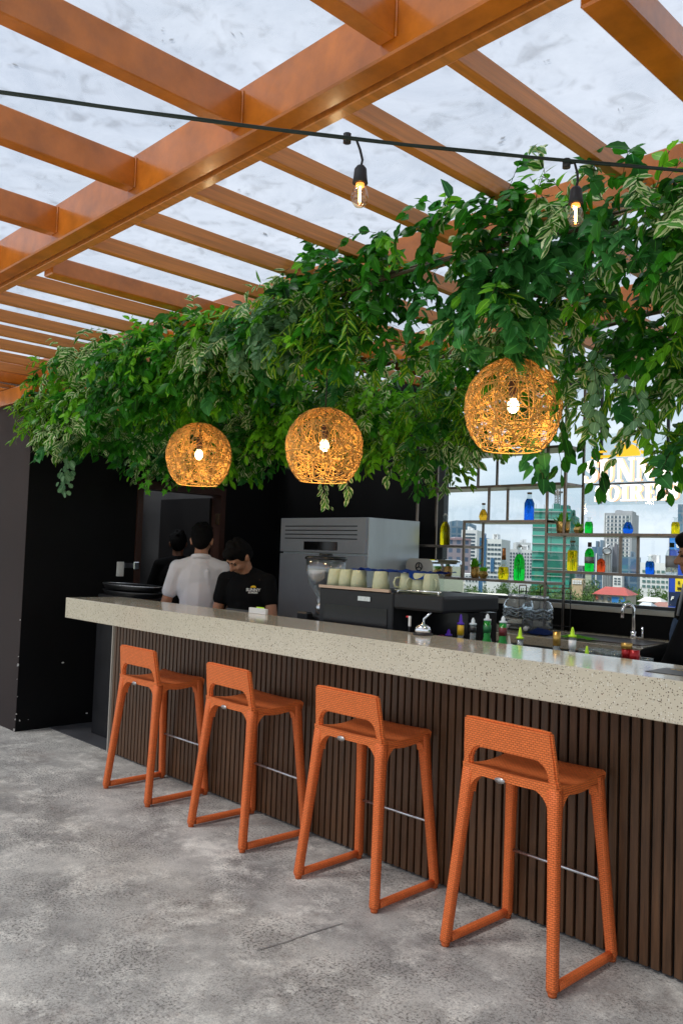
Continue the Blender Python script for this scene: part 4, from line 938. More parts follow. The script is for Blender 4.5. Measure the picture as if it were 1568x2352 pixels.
# ---- jars, wire rack, socket on the back counter
WATER = mat('jar_glass', (.93, .97, .99), .07, trans=.93, ior=1.22)
for k, (x_, y_, lbl) in enumerate(((-3.285, 2.27, 'left glass drinks jar with embossed sides and metal lid'), (-3.10, 2.22, 'right glass drinks jar with embossed sides, in front of the wire rack'))):
    jr = T('drinks_jar', lbl, 'jar', (x_, y_, .986), 0, 'glass drinks jars on the back counter')
    pr_ = [(0, .004), (.090, .004), (.100, .012), (.102, .05)] + [(.1015+.0025*math.sin(j*1.1), .05+.14*j/12) for j in range(13)] + [(.088, .225), (.070, .240), (.068, .258), (.065, .258), (.066, .24), (.084, .222), (.097, .19), (.097, .02), (.085, .012), (0, .012)]
    MB().lathe([(a_, b_*.88) for a_, b_ in pr_], (x_, y_, .986), 28).build('jar_glass', WATER, jr)
    MB().lathe([(0, .242), (.070, .242), (.073, .238), (.073, .216), (.0705, .216), (0, .236)], (x_, y_, .986), 24).build('lid', STEEL, jr)
    MB().tube([(x_, y_-.100, 1.02), (x_, y_-.13, 1.02)], .008, 8).ball((x_, y_-.135, 1.015), .016).build('spigot', PLWHITE, jr)
    wv_ = MB()
    for zz in (1.09, 1.115, 1.14): wv_.tube([(x_+.1035*math.cos(a), y_+.1035*math.sin(a), zz+.008*math.sin(a*7)) for a in [2*math.pi*j/56 for j in range(57)]], .0028, 5)
    wv_.build('embossing', WATER, jr)
wr = T('wire_rack', 'black wire rack with copper topped loops behind the glass jars', 'rack', (-3.0, 2.5, .986))
w_ = MB(); cp = MB()
for (pa, pb, ptop) in ((1192, 1208, 1344), (1240, 1258, 1346), (1292, 1310, 1351)):
    a = at(pa, ptop, y=2.5); b = at(pb, ptop, y=2.5)
    w_.tube([(a.x, 2.5, .987), (a.x, 2.5, a.z-.01)], .0035, 6).tube([(b.x, 2.5, .987), (b.x, 2.5, b.z-.01)], .0035, 6)
    cp.tube([(a.x, 2.5, a.z-.01), (a.x+.004, 2.5, a.z), (b.x-.004, 2.5, b.z), (b.x, 2.5, b.z-.01)], .0045, 6)
a = at(1190, 1358, y=2.5); b = at(1312, 1363, y=2.5); w_.tube([a, b], .003, 6); w_.tube([(a.x, 2.5, 1.02), (b.x, 2.5, 1.02)], .003, 6)
w_.build('wire', PLBLACK, wr); cp.build('copper_tops', mat('copper', (.45, .2, .1), .35, .8), wr)
p = at(1092, 1415, y=2.65); sk_ = T('wall_socket', 'white plug in the black wall below the window, with a looped cable', 'socket', tuple(p))
MB().box(p.x-.12, p.x+.02, 2.632, 2.649, p.z-.03, p.z+.05, .003).build('socket_plate', DKP, sk_); MB().box(p.x-.03, p.x+.012, 2.60, 2.6315, p.z-.02, p.z+.018, .004).build('plug', PLWHITE, sk_)
MB().tube([(p.x, 2.60, p.z), (p.x+.08, 2.58, p.z+.05), (p.x+.10, 2.58, p.z+.12), (p.x+.03, 2.58, p.z+.17), (p.x-.08, 2.6, p.z+.15), (p.x-.12, 2.62, .97)], .003, 5).build('cable', PLBLACK, sk_)

# ================================================================ SHELF UNIT IN FRONT OF THE WINDOW
SY0, SY1 = 2.35, 2.585
sh = T('shelf_unit', 'open bronze metal shelf frame standing before the window', 'shelf', (-3.2, 2.47, .986))
def post(x_, z0, z1, y_=None, r_=.008):
    for yy in ((SY0, SY1) if y_ is None else (y_,)): MB().box(x_-r_, x_+r_, yy-r_, yy+r_, z0, z1, .001).build('upright', BRONZE, sh)
def board(x0, x1, z_): MB().box(x0, x1, SY0-.0095, SY1+.0095, z_-.011, z_+.007, .001).build('shelf_board', BRONZE, sh)
ZS = dict(top=1.995, mid=1.740, left=1.553, bot=1.313, ru=1.650, rl=1.397)
board(-4.31, -2.99, ZS['top']); board(-3.84, -3.119, ZS['mid']); board(-4.31, -3.83, ZS['left']); board(-4.31, -3.119, ZS['bot']); board(-3.135, -.9, ZS['ru']); board(-3.135, -.9, ZS['rl'])
post(-4.30, .9865, 2.88); post(-3.833, ZS['bot']+.0075, ZS['mid']-.0115); post(-3.127, .9865, 2.88); post(-2.990, ZS['ru']+.008, 2.75)
post(-3.716, ZS['top']+.0075, 2.6); post(-3.614, ZS['mid']+.0075, ZS['top']-.0115); post(-2.581, ZS['rl']+.0075, ZS['ru']-.0115); post(-1.55, .9865, 2.88); post(-.91, .9865, 2.88)
MB().box(-4.31, -2.99, SY0-.009, SY1+.009, 2.24, 2.258, .001).build('shelf_board', BRONZE, sh)
MB().box(-3.127, -2.995, SY0-.004, SY0+.004, ZS['rl']-.12, ZS['rl']-.112).build('brace', BRONZE, sh)

def bottle(label, px, pt, pb, zs, prof, gcol, fill, cap=None, name='glass_bottle', cat='bottle', deco=None, y=2.455):
    """profile: (radius, height) shares of a bottle of the measured height"""
    a = at(px, pt, y=y); b_ = at(px, pb, y=y); H_ = a.z-b_.z; z0 = zs+.0078
    root = T(name, label, cat, (b_.x, y, z0), 0, 'bottles on the window shelves')
    P_ = [(r_*H_, z_*H_) for r_, z_ in prof]; zf = fill*H_
    lo = [q for q in P_ if q[1] <= zf]; hi = [q for q in P_ if q[1] > zf]
    # cut at the liquid line
    for q0, q1 in zip(P_, P_[1:]):
        if q0[1] <= zf < q1[1]:
            t = (zf-q0[1])/(q1[1]-q0[1]); rc = q0[0]+(q1[0]-q0[0])*t; lo.append((rc, zf)); hi.insert(0, (rc, zf+.0004)); break
    MB().lathe([(0, .0002)]+lo+[(0, zf)], (b_.x, y, z0), 20).build('liquid', gcol, root)
    MB().lathe(hi, (b_.x, y, z0), 20).build('clear_neck', ACRYL2, root)
    for nm, r_, za, zb_, mt in (cap or []):
        MB().lathe([(0, za*H_), (r_*H_, za*H_), (r_*H_, zb_*H_), (0, zb_*H_)], (b_.x, y, z0), 16).build(nm, mt, root)
    if deco: deco(root, b_.x, y, z0, H_)
    return root
ACRYL2 = thinpane('thin_bottle_glass', (.86, .9, .9))
LQ = lambda n, c: mat(n, c, .04, trans=.92, ior=1.2)
LY = LQ('yellow_liquid', (.92, .72, .01)); LA = LQ('amber_liquid', (.92, .50, .03)); LB = LQ('blue_liquid', (.01, .16, .88)); LG = LQ('green_liquid', (.01, .75, .06)); LRD = LQ('red_liquid', (.90, .09, .02))
CORK = mat('cork', (.40, .25, .13), .8); DCAP = mat('dark_green_cap', (.02, .05, .03), .4); COP = mat('copper_foil', (.42, .16, .05), .35, .7)
TALL = [(.145, .0), (.155, .02), (.155, .52), (.12, .64), (.07, .74), (.058, .78), (.055, .93)]
COKE = [(.165, .0), (.175, .03), (.175, .62), (.09, .80), (.075, .84), (.075, .94)]
DECA = [(.14, .0), (.20, .05), (.25, .25), (.19, .48), (.09, .66), (.075, .9), (.10, 1.0)]
SQUAT = [(.22, 0), (.245, .03), (.245, .58), (.19, .72), (.10, .76), (.09, .94), (.17, 1.0)]
BULBB = [(.16, .0), (.26, .12), (.27, .30), (.20, .48), (.13, .60), (.12, .92), (.15, .97)]
def swing(root, x_, y_, z0, H_):
    MB().tube([(x_-.07*H_, y_, z0+.86*H_), (x_-.09*H_, y_, z0+.93*H_), (x_-.03*H_, y_, z0+1.0*H_), (x_+.05*H_, y_, z0+.98*H_), (x_+.09*H_, y_, z0+.90*H_), (x_+.06*H_, y_, z0+.86*H_)], .0022, 5).ball((x_, y_, z0+.955*H_), (.055*H_, .055*H_, .045*H_)).build('swing_stopper', mat('pale_stopper', (.55, .56, .55), .3), root)
def paper(col, z0f, z1f, r_):
    def f(root, x_, y_, z0, H_):
        MB().lathe([(r_*H_+.0006, z0f*H_), (r_*H_+.0012, z0f*H_), (r_*H_+.0012, z1f*H_), (r_*H_+.0006, z1f*H_)], (x_, y_, z0), 20).build('label', col, root)
    return f
bottle('yellow swing top bottle on the left shelf by the dark window frame', 1021, 1177, 1250, ZS['left'], TALL, LY, .74, deco=swing)
bottle('small round amber decanter on the middle shelf', 1109, 1155, 1196, ZS['mid'], DECA, LA, .66, [('stopper', .10, .9, 1.0, CORK)])
bottle('tall blue bottle with a cork on the middle shelf', 1214, 1130, 1195, ZS['mid'], COKE, LB, .77, [('cork', .085, .94, 1.0, CORK)])
def speck(root, x_, y_, z0, H_):
    b_ = MB()
    for k in range(26): b_.ball((x_+rg.uniform(-.1, .1)*H_, y_-.13*H_*rg.uniform(.6, 1.0), z0+rg.uniform(.05, .48)*H_), (.006, .002, .003), u=6, v=4)
    b_.build('fruit_slices', mat('pale_slices', (.62, .50, .12), .5), root)
    MB().lathe([(0.0705*H_, .62*H_), (.0725*H_, .62*H_), (.062*H_, .80*H_), (.055*H_, 1.0*H_), (0, 1.0*H_)], (x_, y_, z0), 16).build('foil', COP, root)
bottle('patterned yellow bottle with a long copper foil neck on the bottom shelf', 1155, 1260, 1332, ZS['bot'], [(.14, 0), (.165, .03), (.175, .2), (.16, .38), (.09, .56), (.065, .68), (.055, .98)], LY, .40, deco=speck)
bottle('green swing top bottle on the bottom shelf left of the building', 1191, 1250, 1332, ZS['bot'], TALL, LG, .73, deco=swing)
bottle('squat green bottle on the upper right shelf beside the small pot', 1351, 1184, 1222, ZS['ru'], SQUAT, LG, .72)
bottle('blue bulb shaped bottle on the upper right shelf', 1441, 1177, 1221, ZS['ru'], BULBB, LB, .62)
bottle('squat yellow bottle at the right end of the upper shelf', 1550, 1182, 1221, ZS['ru'], SQUAT, LY, .72)
bottle('yellow bottle with dark cork on the lower right shelf', 1313, 1245, 1314, ZS['rl'], COKE, LY, .68, [('cork', .085, .94, 1.0, CORK)])
bottle('green bottle with grey label and brown cap on the lower right shelf', 1352, 1248, 1315, ZS['rl'], [(.15, 0), (.16, .02), (.16, .62), (.13, .72), (.062, .80), (.058, .84)], LG, .80, [('cap', .066, .84, 1.0, mat('brown_cap', (.10, .05, .03), .4))], deco=paper(mat('grey_label', (.32, .30, .31), .6), .28, .50, .161))
bottle('squat red bottle on the lower right shelf', 1379, 1278, 1317, ZS['rl'], SQUAT, LRD, .80)
bottle('squat blue bottle on the lower right shelf near the denim apron', 1491, 1279, 1320, ZS['rl'], SQUAT, LB, .72)
bottle('clear bottle with a grey paper label and dark green cap', 1541, 1243, 1317, ZS['rl'], [(.17, 0), (.18, .02), (.18, .62), (.14, .75), (.062, .83), (.058, .86)], CLEARG, .30, [('cap', .07, .86, 1.0, DCAP)], deco=paper(mat('pale_grey_label', (.50, .50, .52), .6), .24, .60, .181))

# pots with succulents
BRASS = mat('hammered_brass', (.45, .27, .08), .3, .8, bump=.6, bscale=90); GOLD = mat('gold_ceramic', (.75, .5, .16), .22, .8)
def succ(label, px, pt, pb, zs, kind, r_, y=2.455):
    a = at(px, pt, y=y); b_ = at(px, pb, y=y); H_ = a.z-b_.z; z0 = zs+.0078
    root = T('potted_succulent', label, 'potted plant', (b_.x, y, z0), 0, 'small potted succulents on the shelves'); ph = H_*.55
    if kind == 'round': MB().lathe([(0, 0), (r_*.85, 0), (r_, ph*.3), (r_*1.02, ph), (r_*.9, ph), (r_*.88, ph*.85), (0, ph*.85)], (b_.x, y, z0), 20).build('pot', BRASS, root)
    else: MB().lathe([(0, 0), (r_*.7, 0), (r_*1.15, ph*.55), (r_*.8, ph), (r_*.7, ph), (0, ph*.8)], (b_.x, y, z0), 6, smooth=False).build('pot', GOLD if kind == 'facet' else BRASS, root)
    bag = Leaves(); c = Vector((b_.x, y, z0+ph*.85))
    for k in range(46):
        a_ = rg.uniform(0, 6.28); e = rg.uniform(.25, 1.45); d = Vector((math.cos(a_)*math.cos(e), math.sin(a_)*math.cos(e), math.sin(e)))
        bag.leaf(c+Vector((rg.uniform(-.5, .5)*r_, rg.uniform(-.5, .5)*r_, 0)), d, Vector((0, 0, 1))-d*.5, (H_-ph)*rg.uniform(.6, 1.25), 'narrow', rg.random(), -.2, .3)
    bag.build('succulent', LM['green' if k % 2 else 'teal'], root)
succ('taller dark gold pot with a succulent on the bottom shelf', 1090, 1282, 1328, ZS['bot'], 'round', .033)
succ('small faceted gold pot with a succulent on the bottom shelf', 1109, 1300, 1330, ZS['bot'], 'facet', .036, 2.44)
succ('hammered brass pot with a bushy succulent on the upper right shelf', 1292, 1172, 1222, ZS['ru'], 'round', .047)
succ('small faceted pot with a flat succulent on the upper right shelf', 1328, 1193, 1222, ZS['ru'], 'facet', .036)

# ================================================================ LIT SIGN
sg = T('lit_sign', 'glowing white letter sign hanging before the window, reading SUNNY SOIREES', 'sign', (-2.43, 2.2, 2.0))
FACE = mat('glowing_letter_face', (1, .93, .85), .4, emit=(1, .90, .78), es=.95); SIDE = mat('warm_letter_side', (.9, .6, .4), .5, emit=(1, .66, .42), es=.40); SUNY = mat('yellow_sun_face', (.95, .6, .05), .4, emit=(1, .55, .03), es=.35)
def GLY(ch):
    """serif capital as closed outlines in a unit-high box; thick and thin strokes"""
    q = lambda x0, x1, y0, y1: [(x0, y0), (x1, y0), (x1, y1), (x0, y1)]
    if ch == 'I': return [q(.12, .36, .08, .92), q(0, .48, 0, .08), q(0, .48, .92, 1)], .48
    if ch == 'U': return [q(.10, .32, .3, .92), q(.0, .42, .92, 1), q(.58, .66, .3, .92), q(.48, .76, .92, 1), [(.10, .3), (.32, .3), (.36, .14), (.44, .09), (.44, 0), (.30, .01), (.16, .10)], [(.44, 0), (.44, .09), (.54, .14), (.58, .3), (.66, .3), (.62, .10), (.54, .02)]], .76
    if ch == 'N': return [q(.08, .16, .08, .92), q(0, .24, 0, .08), [(.02, 1), (.28, 1), (.74, .0), (.54, 0)], q(.66, .74, .081, .92), q(.56, .84, .92, 1)], .84
    if ch == 'Y': return [[(.04, .92), (.30, .92), (.50, .42), (.30, .42)], [(.54, .92), (.64, .92), (.50, .421), (.40, .421)], q(.30, .50, .08, .42), q(.20, .60, 0, .08), q(0, .36, .921, 1), q(.46, .74, .921, 1)], .74
    if ch == 'E': return [q(.08, .30, .08, .92), q(0, .56, .92, 1), q(0, .58, 0, .08), q(.30, .46, .47, .55), [(.50, .92), (.56, .92), (.56, .74)], [(.50, .08), (.58, .26), (.58, .08)], q(.42, .46, .40, .469), q(.42, .46, .551, .62)], .58
    if ch == 'R': return [q(.08, .30, .08, .92), q(0, .40, 0, .08), q(0, .42, .92, 1), [(.42, 1), (.42, .92), (.50, .86), (.50, .66), (.42, .58), (.42, .50), (.58, .52), (.70, .64), (.70, .86), (.58, .98)], q(.30, .42, .50, .58), [(.36, .50), (.54, .50), (.76, .0), (.52, .0)]], .78
    if ch == 'O':
        o = []; n = 24
        for k in range(n):
            a, b_ = 2*math.pi*k/n, 2*math.pi*(k+1)/n
            f_ = lambda t, rx, ry: (.42+rx*math.cos(t), .5+ry*math.sin(t))
            o.append([f_(a, .42, .52), f_(b_, .42, .52), f_(b_, .20, .44), f_(a, .20, .44)])
        return o, .84
    if ch == 'S':
        pts = [(.56, .80), (.50, .93), (.33, .955), (.17, .89), (.13, .74), (.22, .61), (.38, .50), (.50, .37), (.50, .20), (.38, .07), (.22, .05), (.08, .15), (.05, .26)]
        wd_ = [.03, .04, .05, .08, .11, .13, .14, .13, .11, .08, .05, .04, .03]; o = []; Lp = []; Rp = []
        for k, pt in enumerate(pts):
            a = Vector(pts[max(k-1, 0)]); b_ = Vector(pts[min(k+1, len(pts)-1)]); d = (b_-a).normalized(); n_ = Vector((-d.y, d.x))*wd_[k]
            Lp.append((pt[0]+n_.x, pt[1]+n_.y)); Rp.append((pt[0]-n_.x, pt[1]-n_.y))
        for k in range(len(pts)-1): o.append([Lp[k], Lp[k+1], Rp[k+1], Rp[k]])
        o += [[(.53, 1.0), (.60, 1.0), (.60, .68), (.53, .74)], [(.02, .32), (.09, .28), (.09, .0), (.02, .0)]]
        return o, .62
def signword(word, x0, x1, z0, h, parent, yv, dep, mface, mside, fx=(1, 0, 0), name='letter'):
    ws_ = [GLY(c)[1] for c in word]; gap = .05; tot = sum(ws_)+gap*(len(word)-1); sx = (x1-x0)/tot; x_ = x0
    for c, w_ in zip(word, ws_):
        outs = GLY(c)[0]; fm, sm_ = MB(), MB()
        for k, o in enumerate(outs):
            pl_ = [(x_+px*sx, yv-.0003*k, z0+pz*h) for px, pz in o]
            ar = sum(pl_[i][0]*pl_[(i+1) % len(pl_)][2]-pl_[(i+1) % len(pl_)][0]*pl_[i][2] for i in range(len(pl_)))
            if ar < 0: pl_ = pl_[::-1]
            fm.prism(pl_, (0, .004, 0)); sm_.prism([(a, b_+.0045, c_) for a, b_, c_ in pl_], (0, dep, 0))
        f_ = fm.build(name, mface, parent); sm_.build('letter_side', mside, f_); x_ += (w_+gap)*sx
signword('SUNNY', -2.745, -2.165, 1.972, .142, sg, 2.17, .03, FACE, SIDE)
signword('SOIREES', -2.672, -2.135, 1.850, .100, sg, 2.17, .03, FACE, SIDE)
MB().box(-2.70, -2.18, 2.195, 2.20, 1.956, 1.966).build('rail', FRAME, sg)
MB().box(-2.78, -2.10, 2.2045, 2.2085, 1.83, 2.28).build('clear_backing', ACRYL, sg)
sun_ = MB(); sun_.prism([(-2.455+.075*math.cos(a), 2.172, 2.128+.075*math.sin(a)) for a in [math.pi*k/16 for k in range(17)]], (0, .02, 0))
for k in range(7):
    a = math.pi*(k+.5)/7; r0, r1 = .088, .11; d = Vector((math.cos(a), 0, math.sin(a))); e = Vector((-d.z, 0, d.x)); c = Vector((-2.455, 2.172, 2.128))
    sun_.prism([c+d*r0+e*.012, c+d*r1, c+d*r0-e*.012], (0, .02, 0))
sun_.box(-2.70, -2.56, 2.172, 2.19, 2.126, 2.142).box(-2.665, -2.60, 2.172, 2.19, 2.160, 2.172).build('sun_emblem', SUNY, sg)
for x_ in (-2.655, -2.22): MB().box(x_-.008, x_+.008, 2.2095, 2.225, 1.84, 2.899).build('hanging_bar', FRAME, sg)

# ================================================================ PEOPLE
SKIN = mat('brown_skin', (.42, .20, .115), .5, var=.08, vscale=30); HAIR = mat('black_hair', (.0035, .003, .003), .75, spec=.12, bump=.3, bscale=150)
SKIND = mat('dark_skin', (.16, .07, .04), .5)
def fabric(n, c, b=.25): return mat(n, c, .9, spec=.12, bump=b, bscale=9, var=.06, vscale=5)
WHITEF = fabric('white_polo_cotton', (.76, .72, .73)); BLACKF = fabric('black_cotton', (.007, .007, .0075), .4); DARKT = fabric('dark_trousers', (.02, .02, .025)); DENIM = mat('blue_denim', (.045, .085, .16), .85, var=.35, vscale=25, bump=.15, bscale=120)
def person(label, x_, y_, rz, H_, lean, yaw, pitch, arms, top, bottom, sleeve=.62, collar=False, apron=None, skin=SKIN, eyes=True, roll=0):
    s = H_/1.70; root = T('person', label, 'person', (x_, y_, .0045), rz)
    Lm = Matrix.Translation((0, 0, .95)) @ Matrix.Rotation(lean, 4, 'X') @ Matrix.Translation((0, 0, -.95))
    HM = Lm @ Matrix.Translation((0, .005, 1.455)) @ Matrix.Rotation(yaw, 4, 'Z') @ Matrix.Rotation(roll, 4, 'Y') @ Matrix.Rotation(pitch-lean*.3, 4, 'X')
    S = Matrix.Diagonal((s, s, s, 1))
    u = lambda p_: Lm @ Vector(p_)
    R3 = Matrix.Rotation(lean, 4, 'X')
    b_ = MB()
    for sd in (-1, 1):
        b_.cap((sd*.095, 0, .90), (sd*.10, -.02, .49), .085, .055).cap((sd*.10, -.02, .49), (sd*.105, .015, .085), .055, .038).ball((sd*.105, -.055, .036), (.042, .115, .036)).ball((sd*.105, -.13, .03), (.04, .05, .026))
    b_.ball((0, 0, .93), (.165, .115, .13)); b_.cap(u((0, 0, .95)), u((0, 0, 1.15)), .125, .13)
    b_.ball(u((0, 0, 1.23)), (.165, .11, .19), R3); b_.cap(u((-.13, .01, 1.352)), u((.13, .01, 1.352)), .056, .056); b_.cap(u((0, .015, 1.38)), HM @ Vector((0, 0, .03)), .060, .052)
    h = lambda p_: HM @ Vector(p_)
    b_.ball(h((0, .008, .125)), (.074, .094, .10), HM.to_3x3().to_4x4()).ball(h((0, -.028, .062)), (.057, .062, .058), HM.to_3x3().to_4x4()).ball(h((0, -.068, .020)), (.026, .022, .018))
    b_.cap(h((0, -.083, .108)), h((0, -.108, .072)), .009, .0145).ball(h((-.012, -.093, .067)), .009).ball(h((.012, -.093, .067)), .009)
    b_.cap(h((-.038, -.076, .121)), h((.038, -.076, .121)), .012, .012).ball(h((-.036, -.066, .072)), (.022, .02, .024)).ball(h((.036, -.066, .072)), (.022, .02, .024))
    b_.cap(h((-.018, -.086, .043)), h((.018, -.086, .043)), .007, .007).cap(h((-.015, -.084, .034)), h((.015, -.084, .034)), .007, .007)
    for sd in (-1, 1): b_.ball(h((sd*.076, .010, .092)), (.011, .021, .031), HM.to_3x3().to_4x4()).ball(h((sd*.082, .018, .104)), (.008, .014, .018), HM.to_3x3().to_4x4())
    sh_ = {}
    for sd, (el, wr_) in zip((-1, 1), arms):
        sp_ = u((sd*.172, .005, 1.345)); el = Vector(el); wr_ = Vector(wr_); sh_[sd] = (sp_, el, wr_)
        b_.ball(sp_, .048).cap(sp_, el, .046, .040).cap(el, wr_, .041, .027)
        d = (wr_-el).normalized(); sdv = d.cross(Vector((0, 0, 1)))
        sdv = sdv.normalized() if sdv.length > .1 else Vector((1, 0, 0)); nn = sdv.cross(d)
        pc = wr_+d*.045; Mh = Matrix((sdv, d, nn)).transposed().to_4x4()
        b_.ball(pc, (.040, .052, .016), Mh)
        for kf, (off, ln, sp2) in enumerate(((-.030, .062, -.1), (-.010, .074, -.03), (.010, .070, .03), (.029, .055, .1))):
            f0 = wr_+d*.085+sdv*off; f1 = f0+(d+sdv*sp2-nn*.25).normalized()*ln*.5; f2 = f1+(d+sdv*sp2-nn*.9).normalized()*ln*.5
            b_.cap(f0, f1, .0095, .009, 7).cap(f1, f2, .009, .0075, 7)
        t0 = wr_+d*.03+sdv*(-sd)*.03; t1 = t0+(d*.6+sdv*(-sd)*.8).normalized()*.035; t2 = t1+(d-nn*.4).normalized()*.03
        b_.cap(t0, t1, .012, .0105, 7).cap(t1, t2, .0105, .008, 7)
    bmesh.ops.transform(b_.b, matrix=S, verts=b_.b.verts); me = remesh(b_, 'body', .0062, 3); link('body', me, skin, root)
    # hair
    q = MB(); HR = HM.to_3x3().to_4x4()
    q.ball(h((0, .012, .158)), (.080, .098, .078), HR).ball(h((0, .055, .112)), (.076, .062, .092), HR).ball(h((0, -.048, .182)), (.062, .052, .040), HR)
    for sd in (-1, 1): q.ball(h((sd*.062, .012, .135)), (.022, .058, .055), HR).ball(h((sd*.070, -.012, .118)), (.010, .016, .03), HR)
    for k in range(40):
        a = rg.uniform(0, 6.28); e = rg.uniform(.2, 1.5); q.ball(h((.078*math.cos(a)*math.cos(e), .012+.096*math.sin(a)*math.cos(e), .158+.078*math.sin(e))), rg.uniform(.010, .016), u=6, v=5)
    bmesh.ops.transform(q.b, matrix=S, verts=q.b.verts); link('hair', remesh(q, 'hair', .006, 2), HAIR, root)
    if eyes:
        for sd in (-1, 1):
            e_ = MB().ball(h((sd*.031, -.0765, .100)), (.013, .009, .0065), HR); bmesh.ops.transform(e_.b, matrix=S, verts=e_.b.verts); e_.build('eye', mat('eye_dark', (.03, .02, .015), .2), root, True)
            e_ = MB().cap(h((sd*.016, -.088, .122)), h((sd*.048, -.078, .122)), .005, .0035, 6); bmesh.ops.transform(e_.b, matrix=S, verts=e_.b.verts); e_.build('eyebrow', HAIR, root, True)
    # shirt
    t_ = MB(); t_.ball(u((0, 0, 1.22)), (.180, .130, .205), R3).cap(u((0, .0, .86)), u((0, 0, 1.16)), .150, .150).ball(u((0, 0, .95)), (.185, .135, .15), R3).cap(u((-.14, .012, 1.348)), u((.14, .012, 1.348)), .060, .060).cap(u((0, .018, 1.40)), u((-.15, .012, 1.355)), .060, .052).cap(u((0, .018, 1.40)), u((.15, .012, 1.355)), .060, .052).ball(u((0, .015, 1.385)), (.095, .078, .05), R3)
    for sd in (-1, 1):
        sp_, el, wr_ = sh_[sd]; ee = sp_.lerp(el, sleeve) if sleeve < 1 else el
        t_.ball(sp_, .061).cap(sp_, ee, .061, .060)
        if sleeve >= 1: t_.cap(el, el.lerp(wr_, .9), .056, .045)
        # flat cuff
    for k in range(10):
        a0 = u((rg.uniform(-.085, .085), -.09 if k % 2 else .095, rg.uniform(.95, 1.15))); a1 = a0+Vector((rg.uniform(-.06, .06), 0, rg.uniform(.08, .2)))
        t_.cap(a0, a1, .026, .016, 8)
    bmesh.ops.transform(t_.b, matrix=S, verts=t_.b.verts); shirt = link('shirt', remesh(t_, 'shirt', .0075, 4), top, root)
    if collar:
        c_ = MB(); pts_ = [u((.068*math.cos(a), .018+.066*math.sin(a), 1.418+.012*math.sin(a))) for a in [2*math.pi*k/24 for k in range(25)]]
        c_.tube(pts_, .014, 6); c_.tube([p_+Vector((0, 0, .014)) for p_ in pts_], .009, 6); bmesh.ops.transform(c_.b, matrix=S, verts=c_.b.verts); c_.build('collar', top, shirt, True)
    p_ = MB()
    for sd in (-1, 1): p_.cap((sd*.095, 0, .90), (sd*.10, -.015, .50), .10, .075).cap((sd*.10, -.015, .50), (sd*.105, .015, .10), .075, .062)
    p_.ball((0, 0, .93), (.182, .13, .12)); bmesh.ops.transform(p_.b, matrix=S, verts=p_.b.verts); link('trousers', remesh(p_, 'trousers', .009, 3), bottom, root)
    if apron:
        a_ = MB(); a_.ball(u((0, -.006, 1.12)), (.192, .152, .20), R3).cap(u((0, -.02, .62)), u((0, -.005, 1.05)), .185, .165)
        bmesh.ops.transform(a_.b, matrix=S, verts=a_.b.verts); link('apron', remesh(a_, 'apron', .009, 3), apron, root)
        st_ = MB().tube([u((-.10, -.11, 1.25)), u((-.085, -.075, 1.40)), u((-.06, .03, 1.462)), u((0, .085, 1.475)), u((.06, .03, 1.462)), u((.085, -.075, 1.40)), u((.10, -.11, 1.25))], .009, 6)
        bmesh.ops.transform(st_.b, matrix=S, verts=st_.b.verts); st_.build('apron_strap', mat('grey_strap', (.35, .35, .36), .7), root, True)
    return root, shirt, u, S
P1, _, _, _ = person('man seen from behind in a white polo shirt by the doorway', -5.13, .90, rad(233), 1.665, rad(4), rad(-6), rad(8), [((-.25, -.02, 1.06), (-.19, -.24, .98)), ((.25, -.02, 1.06), (.17, -.25, .99))], WHITEF, DARKT, sleeve=.62, collar=True, eyes=True)
P2, SH2, U2, S2 = person('man in a black printed tee looking down while working behind the counter', -4.645, 1.015, rad(28), 1.60, rad(17), rad(-26), rad(36), [((-.23, -.14, 1.03), (-.13, -.34, .92)), ((.235, -.15, 1.04), (.10, -.36, .92))], BLACKF, DARKT, sleeve=.45)
P3, _, _, _ = person('person in dark clothes standing inside the dim kitchen doorway', -6.72, 1.72, rad(236), 1.64, rad(3), 0, rad(5), [((-.26, -.04, 1.05), (-.2, -.2, .95)), ((.26, -.04, 1.05), (.2, -.2, .95))], BLACKF, DARKT, skin=SKIND, eyes=False)
P4, _, _, _ = person('person at the right edge in a black long sleeved top and denim apron', -1.712, 1.545, rad(-66), 1.66, rad(3), rad(0), rad(6), [((-.22, -.06, 1.06), (-.16, -.30, 1.0)), ((.235, -.12, 1.07), (.16, -.22, .88))], BLACKF, DARKT, sleeve=1.0, apron=DENIM)
# printed emblem on the tee: half sun over two lines of lettering, laid onto the cloth
from mathutils.bvhtree import BVHTree
bv = BVHTree.FromPolygons([v.co.copy() for v in SH2.data.vertices], [tuple(p_.vertices) for p_ in SH2.data.polygons])
def print_on(me, ox, oz, name, mt):
    for v in me.vertices:
        o = Vector((ox+v.co.x, -1, oz+v.co.y)); hit = bv.ray_cast(o, Vector((0, 1, 0)))
        v.co = (hit[0]+hit[1]*.0022) if hit[0] else Vector((ox, -.2, oz))
    link(name, me, mt, SH2)
PRW = mat('white_print', (.75, .75, .72), .7); PRY = mat('yellow_print', (.85, .55, .02), .7)
print_on(textmesh('SUNNY', .026, 0, .0012, 'CENTER'), .085, 1.185, 'printed_word', PRW)
print_on(textmesh('SOIREES', .016, 0, .0008, 'CENTER'), .085, 1.170, 'printed_word', PRW)
hm = MB(); hv = [hm.b.verts.new((.017*math.cos(a), .015*math.sin(a), 0)) for a in [math.pi*k/12 for k in range(13)]]; hm.b.faces.new(hv)
print_on(hm.mesh('sun'), .085, 1.208, 'printed_sun', PRY)

